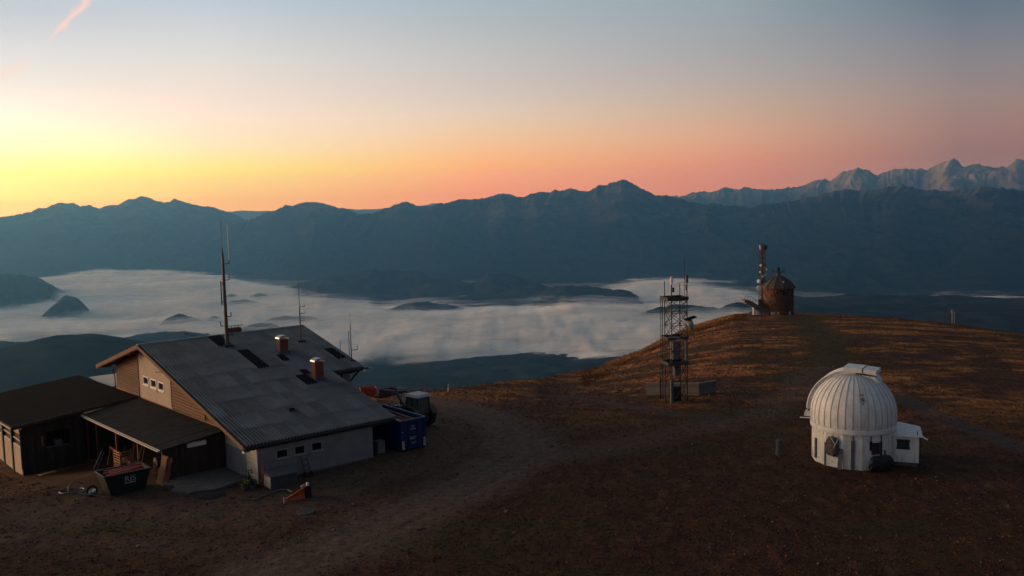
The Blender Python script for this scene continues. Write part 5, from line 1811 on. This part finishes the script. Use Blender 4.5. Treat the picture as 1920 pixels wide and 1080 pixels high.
for z_ in (1.25, 1.36, 1.80, 1.92):
    MB().bar((2.9, -.955, z_), (3.86, -.955, z_), .045).build('bar', M['darksteel'], w2)
for k in range(7):
    MB().bar((2.98 + k * .133, -.955, 1.25), (2.98 + k * .133, -.955, 1.92), .022).build('bar', M['darksteel'], w2)
MB().tube([(4.5, -.98, 2.15), (4.5, -.98, .45), (4.62, -1.05, .35)], .035, 6).build('downpipe', M['darksteel'], sr)
MB().tube([(4.45, -1.0, 2.35), (4.72, -1.2, 2.2), (4.95, -1.3, 2.1)], .05, 6).build('gutter_spout', M['dome'], sr)
MB().tube([(4.3, -1.02, 2.3), (4.3, -1.02, 2.6)], .03, 6).build('vent_pipe', M['darksteel'], sr)


# tarpaulin bundles: lumpy cloth shapes
def bundle(name, label, cat, loc, rotz, sx_, sy_, sz_, mat, seed, ropes=0):
    t = thing(name, label, cat, loc, rotz)
    nu, nv_ = 28, 14
    vs_, fs = [], []
    for j in range(nv_ + 1):
        ph = -PI / 2 + PI * j / nv_
        for i in range(nu):
            th = 2 * PI * i / nu
            n_ = float(fbm(np.array(2.2 * math.cos(th) + 3 + seed), np.array(2.2 * math.sin(th) + 1.7 * ph), 3, seed))
            r_ = 1 + .32 * n_
            cx, cz = math.copysign(abs(math.cos(ph)) ** .6, math.cos(ph)), math.copysign(abs(math.sin(ph)) ** .7, math.sin(ph))
            vs_.append((sx_ * r_ * cx * math.cos(th), sy_ * r_ * cx * math.sin(th), sz_ * (cz * (1 + .25 * n_) + .95)))
    for j in range(nv_):
        for i in range(nu):
            fs.append((j * nu + i, j * nu + (i + 1) % nu, (j + 1) * nu + (i + 1) % nu, (j + 1) * nu + i))
    MB().add(vs_, fs).build('cover', mat, t, smooth=False)
    for k in range(ropes):
        a = 2 * PI * (k + .3) / ropes
        MB().tube([(1.12 * sx_ * math.cos(a + u * .9), -1.13 * sy_, sz_ * (1.5 - u * .9) + .1 * k) for u in np.linspace(-.6, .6, 6)], .014, 5).build('rope', M['white'], t)
    return t


q = Vector((dome_c[0], dome_c[1], OB.location.z)) + on_drum(-27.5, .92, .14)
bundle('wrapped_bundle', 'grey tarpaulin-wrapped bundle hung on the observatory wall', 'bundle', q, face + math.radians(90 - 27.5), .47, .20, .66, M['tarp'], 21, 3)
q = Vector((dome_c[0], dome_c[1], OB.location.z)) + on_drum(35, -.05, .38)
bundle('covered_heap', 'black tarpaulin-covered heap at the foot of the observatory', 'heap', q, face + math.radians(90 + 35), .92, .44, .58, M['blacktarp'], 31, 0)

g = hit(1462, 853)
pil = thing('stone_pillar', 'short dark grey pillar on the grass left of the observatory', 'pillar', g, .3)
MB().lathe([(.001, 1.17), (.24, 1.17), (.29, 1.12), (.28, .6), (.31, 0), (.31, -.2)], 10).build('shaft', pm('pillar_stone', (.075, .072, .075), (.045, .043, .045), .95, 4, bump=.5), pil)
MB().lathe([(.12, 1.19), (.12, 1.175), (.001, 1.19)], 10).build('cap_plate', M['darksteel'], pil)

# ================================================================== lattice tower
g = hit(1268, 752)
LT = thing('lattice_tower', 'square steel lattice tower with platforms, antennas and grey cabinets', 'lattice tower', g, math.radians(15))
S2 = .80
cor = [(-S2, -S2), (S2, -S2), (S2, S2), (-S2, S2)]
for i, (cx, cy) in enumerate(cor):
    MB().tube([(cx, cy, -.2), (cx, cy, 10.3)], .055, 8).build('leg', M['darksteel'], LT)
LV = [0, 2.05, 3.8, 5.0, 6.3, 7.5, 8.7, 9.9]
for i in range(4):
    a, b = cor[i], cor[(i + 1) % 4]
    br = MB()
    for z0_, z1_ in zip(LV[:-1], LV[1:]):
        br.bar((*a, z0_), (*b, z1_), .045)
        br.bar((*b, z0_), (*a, z1_), .045)
        br.bar((*a, z1_), (*b, z1_), .05)
    br.build('bracing', M['darksteel'], LT)
for zc, th in ((10.1, .30), (6.3, .22), (3.85, .30)):
    fr = MB()
    ex = S2 + .10
    for a, b in (((-ex - .30, -ex), (ex, -ex)), ((ex, -ex), (ex, ex)), ((ex, ex), (-ex - .30, ex)), ((-ex - .30, ex), (-ex - .30, -ex))):
        fr.bar((*a, zc), (*b, zc), .07, th)
    pf_ = fr.build('platform', pm('platform_steel', (.055, .052, .055), (.04, .038, .04), .8, 5), LT)
    MB().box(-ex - .26, ex - .04, -ex + .04, ex - .04, zc - th / 2 + .02, zc - th / 2 + .07).build('grating', M['darksteel'], pf_)
MB().box(-.35, .42, -.1, .6, 4.1, 5.8).build('cabinet', pm('cabinet_pale', (.17, .175, .185), (.13, .135, .14), .7, 4), LT)
MB().box(.62, .82, -.85, -.6, 4.1, 6.1).build('cable_duct', pm('duct_grey', (.18, .19, .21), None, .6, 4), LT)
MB().box(-.2, .45, -.1, .5, 2.5, 3.5).build('cabinet', M['greywood'], LT)
MB().box(-.45, .45, -.2, .55, .0, 1.45).build('cabinet', M['darksteel'], LT)
MB().box(-.95, -.68, -.92, -.68, -.1, 2.3).build('cable_duct', pm('duct_teal', (.07, .085, .09), None, .6, 4), LT)
for (cx, cy), z1_, r_ in ((cor[0], 11.5, .05), (cor[1], 11.6, .05), (cor[2], 11.4, .04), (cor[3], 11.7, .04)):
    MB().tube([(cx, cy, 10.3), (cx, cy, z1_)], r_, 6).build('antenna_pole', M['darksteel'], LT)
MB().tube([(-S2, -S2, 11.5), (-S2, -S2, 12.25)], .13, 10).build('antenna', M['white'], LT)
MB().tube([(S2, -S2, 11.6), (S2, -S2, 12.35)], .13, 10).build('antenna', M['steel'], LT)
MB().tube([(S2 - .25, -S2, 10.4), (S2 - .25, -S2, 13.8)], .025, 6).build('whip', M['darksteel'], LT)
MB().box(-S2 + .1, -S2 + .26, -S2 - .1, -S2 + .1, 10.75, 11.2).build('radio_unit', M['darksteel'], LT)
MB().box(S2 - .2, S2 - .04, -S2 - .2, -S2 - .06, 10.9, 11.4).build('radio_unit', pm('pinkish_box', (.22, .14, .13), None, .7, 4), LT)
dish = MB().lathe([(.001, -.22), (.25, -.2), (.46, -.05), (.52, .02), (.52, .26), (.42, .34), (.001, .36)], 20)
d_o = dish.build('dish', pm('dish_grey', (.26, .27, .29), (.2, .21, .23), .6, 4), LT, smooth=True)
d_o.location = (S2 + .22, -S2 - .05, 7.55)
d_o.rotation_euler = (math.radians(70), 0, math.radians(55))
MB().bar((S2, -S2, 7.5), (S2 + .25, -S2 - .02, 7.5), .06).build('dish_arm', M['darksteel'], LT)
MB().hexa([(S2 - .25, -S2 - .45, 7.95), (S2 + .85, -S2 - .45, 8.25), (S2 + .85, -S2 + .25, 8.32), (S2 - .25, -S2 + .25, 8.05), (S2 - .25, -S2 - .45, 8.0), (S2 + .85, -S2 - .45, 8.30), (S2 + .85, -S2 + .25, 8.37), (S2 - .25, -S2 + .25, 8.1)]).build('solar_panel', M['roofdark'], LT)
MB().tube([(-1.2, -.6, 6.35), (-.6, -.9, 6.42), (0, -.95, 6.3)], .05, 6).build('cable', M['capm'], LT)
for k in range(14):
    MB().bar((-S2 + .12, -S2, .4 + k * .68), (-S2 + .12, -S2 + .35, .4 + k * .68), .03).build('rung', M['darksteel'], LT)
# slender mast beside it
g2 = hit(1242, 747)
sm_ = thing('slender_mast', 'slender twin-pole mast standing left of the lattice tower', 'mast', g2, 0)
MB().tube([(.06, 0, -.2), (.06, 0, 9.9)], .045, 6).build('pole', M['darksteel'], sm_)
MB().tube([(-.12, .05, -.2), (-.12, .05, 10.3)], .028, 6).build('pole', M['darksteel'], sm_)
for k in range(16):
    MB().bar((-.12, .05, .5 + k * .62), (.06, 0, .5 + k * .62), .02).build('spacer', M['darksteel'], sm_)
MB().tube([(-.2, -.05, -.2), (-.2, -.05, 2.2)], .05, 6).build('stub', M['black'], sm_)
for k in range(4):
    MB().bar((-.24, .05, 9.6 + k * .18), (.0, .05, 9.6 + k * .18), .02).build('antenna_element', M['darksteel'], sm_)

# low boarded enclosure behind the tower
en = thing('plank_enclosure', 'low grey boarded wall around the foot of the lattice tower', 'low wall', (0, 0, 0), 0)
pA, pB, pC = hit(1212, 741), hit(1311, 742), hit(1342, 737)
for s, (a, b) in enumerate(((pA, pB), (pB, pC))):
    for k in range(6):
        z_ = .10 + k * .205
        MB().bar((a[0], a[1], a[2] + z_), (b[0], b[1], b[2] + z_), .06, .19).build('plank', M['greywood'], en)
    for t in (0.02, .35, .68, .98):
        q = a * (1 - t) + b * t
        MB().box(q[0] - .06, q[0] + .06, q[1] + .04, q[1] + .14, q[2] - .3, q[2] + 1.22).build('post', M['greywood'], en)
    MB().bar((a[0], a[1], a[2] + 1.27), (b[0], b[1], b[2] + 1.27), .16, .05).build('coping', pm('coping_grey', (.26, .25, .24), None, .8, 4), en)

# ================================================================== stone lookout tower on the hill
g = hit(1459, 589)
ST = thing('stone_tower', 'round brown stone tower with a conical roof on the hilltop', 'tower', g, 0)
MB().lathe([(3.42, -1.2), (3.38, 0), (3.30, 3), (3.28, 6.0), (3.0, 6.0)], 40).build('wall', M['stone'], ST, smooth=False)
r_ = random.Random(12)
for j in range(11):                                  # proud facing stones
    for i in range(26):
        if r_.random() < .42:
            a = 2 * PI * (i + .5 * (j % 2)) / 26 + r_.uniform(-.03, .03)
            if math.sin(a) > .25:
                continue
            z_ = .15 + j * .53
            rr = 3.34
            w_ = r_.uniform(.18, .34)
            da = w_ / rr
            p4 = [(rr * math.cos(a - da), rr * math.sin(a - da)), (rr * math.cos(a + da), rr * math.sin(a + da))]
            MB().hexa([(p4[0][0] * .97, p4[0][1] * .97, z_), (p4[1][0] * .97, p4[1][1] * .97, z_), (p4[1][0] * 1.022, p4[1][1] * 1.022, z_), (p4[0][0] * 1.022, p4[0][1] * 1.022, z_),
                       (p4[0][0] * .97, p4[0][1] * .97, z_ + .42), (p4[1][0] * .97, p4[1][1] * .97, z_ + .42), (p4[1][0] * 1.022, p4[1][1] * 1.022, z_ + .42), (p4[0][0] * 1.022, p4[0][1] * 1.022, z_ + .42)]).build('stone', M['stone'], ST)
rf_ = MB().lathe([(3.75, 5.92), (3.8, 6.02), (2.95, 7.02), (1.9, 7.88), (.95, 8.42), (.55, 8.62), (.5, 8.9), (.001, 8.9)], 12).build('roof', M['shingle'], ST, smooth=False)
for k in range(12):
    a = 2 * PI * k / 12
    MB().tube([(3.8 * math.cos(a), 3.8 * math.sin(a), 6.06), (2.97 * math.cos(a), 2.97 * math.sin(a), 7.06), (1.92 * math.cos(a), 1.92 * math.sin(a), 7.92), (.97 * math.cos(a), .97 * math.sin(a), 8.46)], .06, 5).build('hip_rib', M['shingle'], rf_)
for k in range(36):
    a = 2 * PI * (k + .5) / 36
    if math.sin(a) < .3:
        kk = .97
        MB().bar((3.72 * kk * math.cos(a), 3.72 * kk * math.sin(a), 6.07), (2.95 * kk * math.cos(a), 2.95 * kk * math.sin(a), 7.05), .05, .05).build('batten', M['greywood'], rf_)
wt = MB().prism([(-.42, 4.6), (.42, 4.6), (.42, 5.5), (-.42, 5.5)], -3.37, -3.2, 'y').build('window', M['glass'], ST)
for dx in (-1.05, 1.0):
    MB().box(dx - .22, dx + .22, -3.27, -3.05, 4.75, 5.4).build('blind_niche', M['darkwood'], ST)
MB().box(.25, .55, -2.6, -2.45, 6.5, 7.6).build('roof_antenna', M['white'], ST)
MB().tube([(0, 0, 8.9), (0, 0, 9.5)], .35, 10, .25).build('lantern', M['darksteel'], ST)
MB().box(-.28, .28, -.28, .28, 9.5, 10.4).build('lantern_head', M['black'], ST)
MB().tube([(1.35 * math.cos(a), 1.35 * math.sin(a), 9.45) for a in np.linspace(0, 2 * PI, 24, endpoint=False)], .05, 6, closed=True).build('antenna_ring', M['darksteel'], ST)
for k in range(6):
    a = 2 * PI * k / 6 + .3
    MB().bar((.2 * math.cos(a), .2 * math.sin(a), 9.1), (1.35 * math.cos(a), 1.35 * math.sin(a), 9.45), .05).build('ring_strut', M['darksteel'], ST)
    MB().tube([(1.35 * math.cos(a), 1.35 * math.sin(a), 9.4), (1.35 * math.cos(a), 1.35 * math.sin(a), 10.0)], .06, 6).build('ring_antenna', M['darksteel'], ST)
for xx, w_ in ((-2.05, .8), (-.95, .35), (1.55, .3)):
    MB().box(xx - w_ / 2, xx + w_ / 2, -3.62, -3.42, -.2, .95).build('foot_block', M['clap'], ST)

VP = thing('viewing_platform', 'cantilevered concrete viewing platform with railing left of the stone tower', 'viewing platform', g, 0)
conc = pm('warm_concrete', (.17, .115, .085), (.12, .08, .06), .9, 2)
MB().prism([(-7.95, 3.05), (-7.95, 3.55), (-6.4, 3.25), (-3.2, 1.35), (-3.2, .25), (-4.6, .7), (-5.9, 1.75)], -2.2, .9, 'y').build('slab', conc, VP)
for xx in (-5.65, -4.85):
    MB().box(xx - .27, xx + .27, -1.6, -1.0, -.6, 1.9 if xx < -5 else 1.2).build('pillar', M['white'], VP)
for k in range(9):
    t = k / 8
    xx = -7.9 + 4.6 * t
    zb = 3.5 - .3 * min(1, t * 3) - max(0, t - .33) * 2.7
    MB().bar((xx, -2.15, zb), (xx, -2.15, zb + 1.05), .06).build('rail_post', M['darksteel'], VP)
MB().bar((-7.9, -2.15, 4.55), (-6.4, -2.15, 4.25), .06).build('hand_rail', M['darksteel'], VP)
MB().bar((-6.4, -2.15, 4.25), (-3.3, -2.15, 2.45), .06).build('hand_rail', M['darksteel'], VP)
MB().bar((-7.9, .85, 4.55), (-4.0, .85, 4.5), .06).build('hand_rail', M['darksteel'], VP)
for k in range(6):
    MB().box(-3.2, -2.2, -3.2 + .35 * k, -2.9 + .35 * k, -.4, .25 + .3 * k).build('step', conc, VP)
MB().box(-4.3, -3.2, 0, .85, 1.0, 3.4).build('back_wall', conc, VP)

# radio mast behind the stone tower
gm2 = g + np.array([-2.6, 3.9, 0])
gm2[2] = float(terr(gm2[0], gm2[1]))
RM = thing('radio_mast', 'tall radio mast crowded with white dishes and panels beside the stone tower', 'radio mast', gm2, math.radians(20))
rust = pm('mast_brown', (.055, .042, .040), (.035, .027, .026), .7, 5)
for cx, cy in ((-.5, -.5), (.5, -.5), (.5, .5), (-.5, .5)):
    MB().tube([(cx, cy, -1), (cx, cy, 15.6)], .05, 8).build('leg', rust, RM)
c4 = [(-.5, -.5), (.5, -.5), (.5, .5), (-.5, .5)]
for i in range(4):
    br = MB()
    for k in range(13):
        z0_ = k * 1.2
        br.bar((*c4[i], z0_), (*c4[(i + 1) % 4], z0_ + 1.2), .05)
        br.bar((*c4[(i + 1) % 4], z0_), (*c4[i], z0_ + 1.2), .05)
    br.build('bracing', rust, RM)
MB().box(.02, .24, -.12, .12, 0, 15.3).build('cable_ladder', M['darksteel'], RM)
MB().tube([(-.75, -.75, 0), (-.75, -.75, 10.4)], .09, 8).build('conduit', M['steel'], RM)
for z_ in (15.6, 11.0, 7.4):
    fr = MB()
    for i in range(4):
        a, b = c4[i], c4[(i + 1) % 4]
        fr.bar((a[0] * 1.45, a[1] * 1.45, z_), (b[0] * 1.45, b[1] * 1.45, z_), .07, .1)
    fr.build('ring_frame', M['darksteel'], RM)


def mdish(x_, y_, z_, r_, az_, depth=.35):
    m = MB().lathe([(.001, -depth), (r_ * .7, -depth * .8), (r_, -.02), (r_, .1), (r_ * .9, .13), (.001, .15)], 18)
    o = m.build('dish', M['white'], RM, smooth=True)
    o.location = (x_, y_, z_)
    o.rotation_euler = (PI / 2, 0, az_)
    MB().bar((x_, y_, z_), (x_ * .45, y_ * .45, z_), .08).build('dish_arm', M['darksteel'], RM)


mdish(-1.25, -.8, 5.95, .60, -.45)
mdish(-1.15, -.45, 7.45, .44, -.9)
mdish(-.35, -.7, 8.5, .26, -.5)
mdish(-.6, -.5, 11.0, .30, -.9)
mdish(.95, -.4, 10.0, .28, .6)
mdish(-.75, -.4, 9.5, .22, -1.0)
mdish(1.0, .1, 8.7, .26, .9)
for x_, y_, z_ in ((-.85, -.5, 14.6), (.2, -.6, 14.4), (1.2, .3, 14.5)):
    MB().box(x_ - .15, x_ + .15, y_ - .1, y_ + .1, z_, z_ + 1.0).build('panel_antenna', M['white'] if x_ < 0 else M['darksteel'], RM)
for x_, y_, z0_, z1_ in ((1.55, .2, 10.8, 15.4), (1.05, .5, 9.0, 15.2), (-1.3, -.3, 10.2, 14.6)):
    MB().tube([(x_, y_, z0_), (x_, y_, z1_)], .035, 6).build('whip', M['steel'], RM)
    MB().bar((x_, y_, z0_ + .4), (x_ * .4, y_ * .4, z0_ + .4), .05).build('whip_arm', M['darksteel'], RM)
MB().bar((-2.3, -.4, 8.9), (.0, 0, 8.9), .06).build('yagi_boom', M['darksteel'], RM)

g = hit(1787, 603)
WP = thing('signal_post', 'slim twin signal post on the ridge at the far right', 'post', g, 0)
for dx in (-.22, .25):
    MB().tube([(dx, 0, -.3), (dx, 0, 2.7 if dx > 0 else 2.95)], .06, 8).build('post', M['capm'], WP)
MB().box(-.42, -.02, -.12, .12, 2.3, 2.85).build('head', M['capm'], WP)
MB().bar((-.22, 0, 1.6), (.25, 0, 1.6), .05).build('crossbar', M['steel'], WP)

# ------------------------------------------------------------------ haze
hz = MB().box(-47000, 47000, -47000, 47000, -1490, 900)
hm = bpy.data.materials.new('morning_haze')
hm.use_nodes = True
N, L = hm.node_tree.nodes, hm.node_tree.links
N.remove(N['Principled BSDF'])
pv = N.new('ShaderNodeVolumePrincipled')
pv.inputs['Color'].default_value = (.18, .53, 1.0, 1)
pv.inputs['Absorption Color'].default_value = (1, 1, 1, 1)
pv.inputs['Density'].default_value = 2.9e-5
pv.inputs['Anisotropy'].default_value = .7
L.new(pv.outputs[0], N['Material Output'].inputs['Volume'])
tag(hz.build('haze', hm), 'thin blue morning haze over the valley', 'haze', kind='stuff')
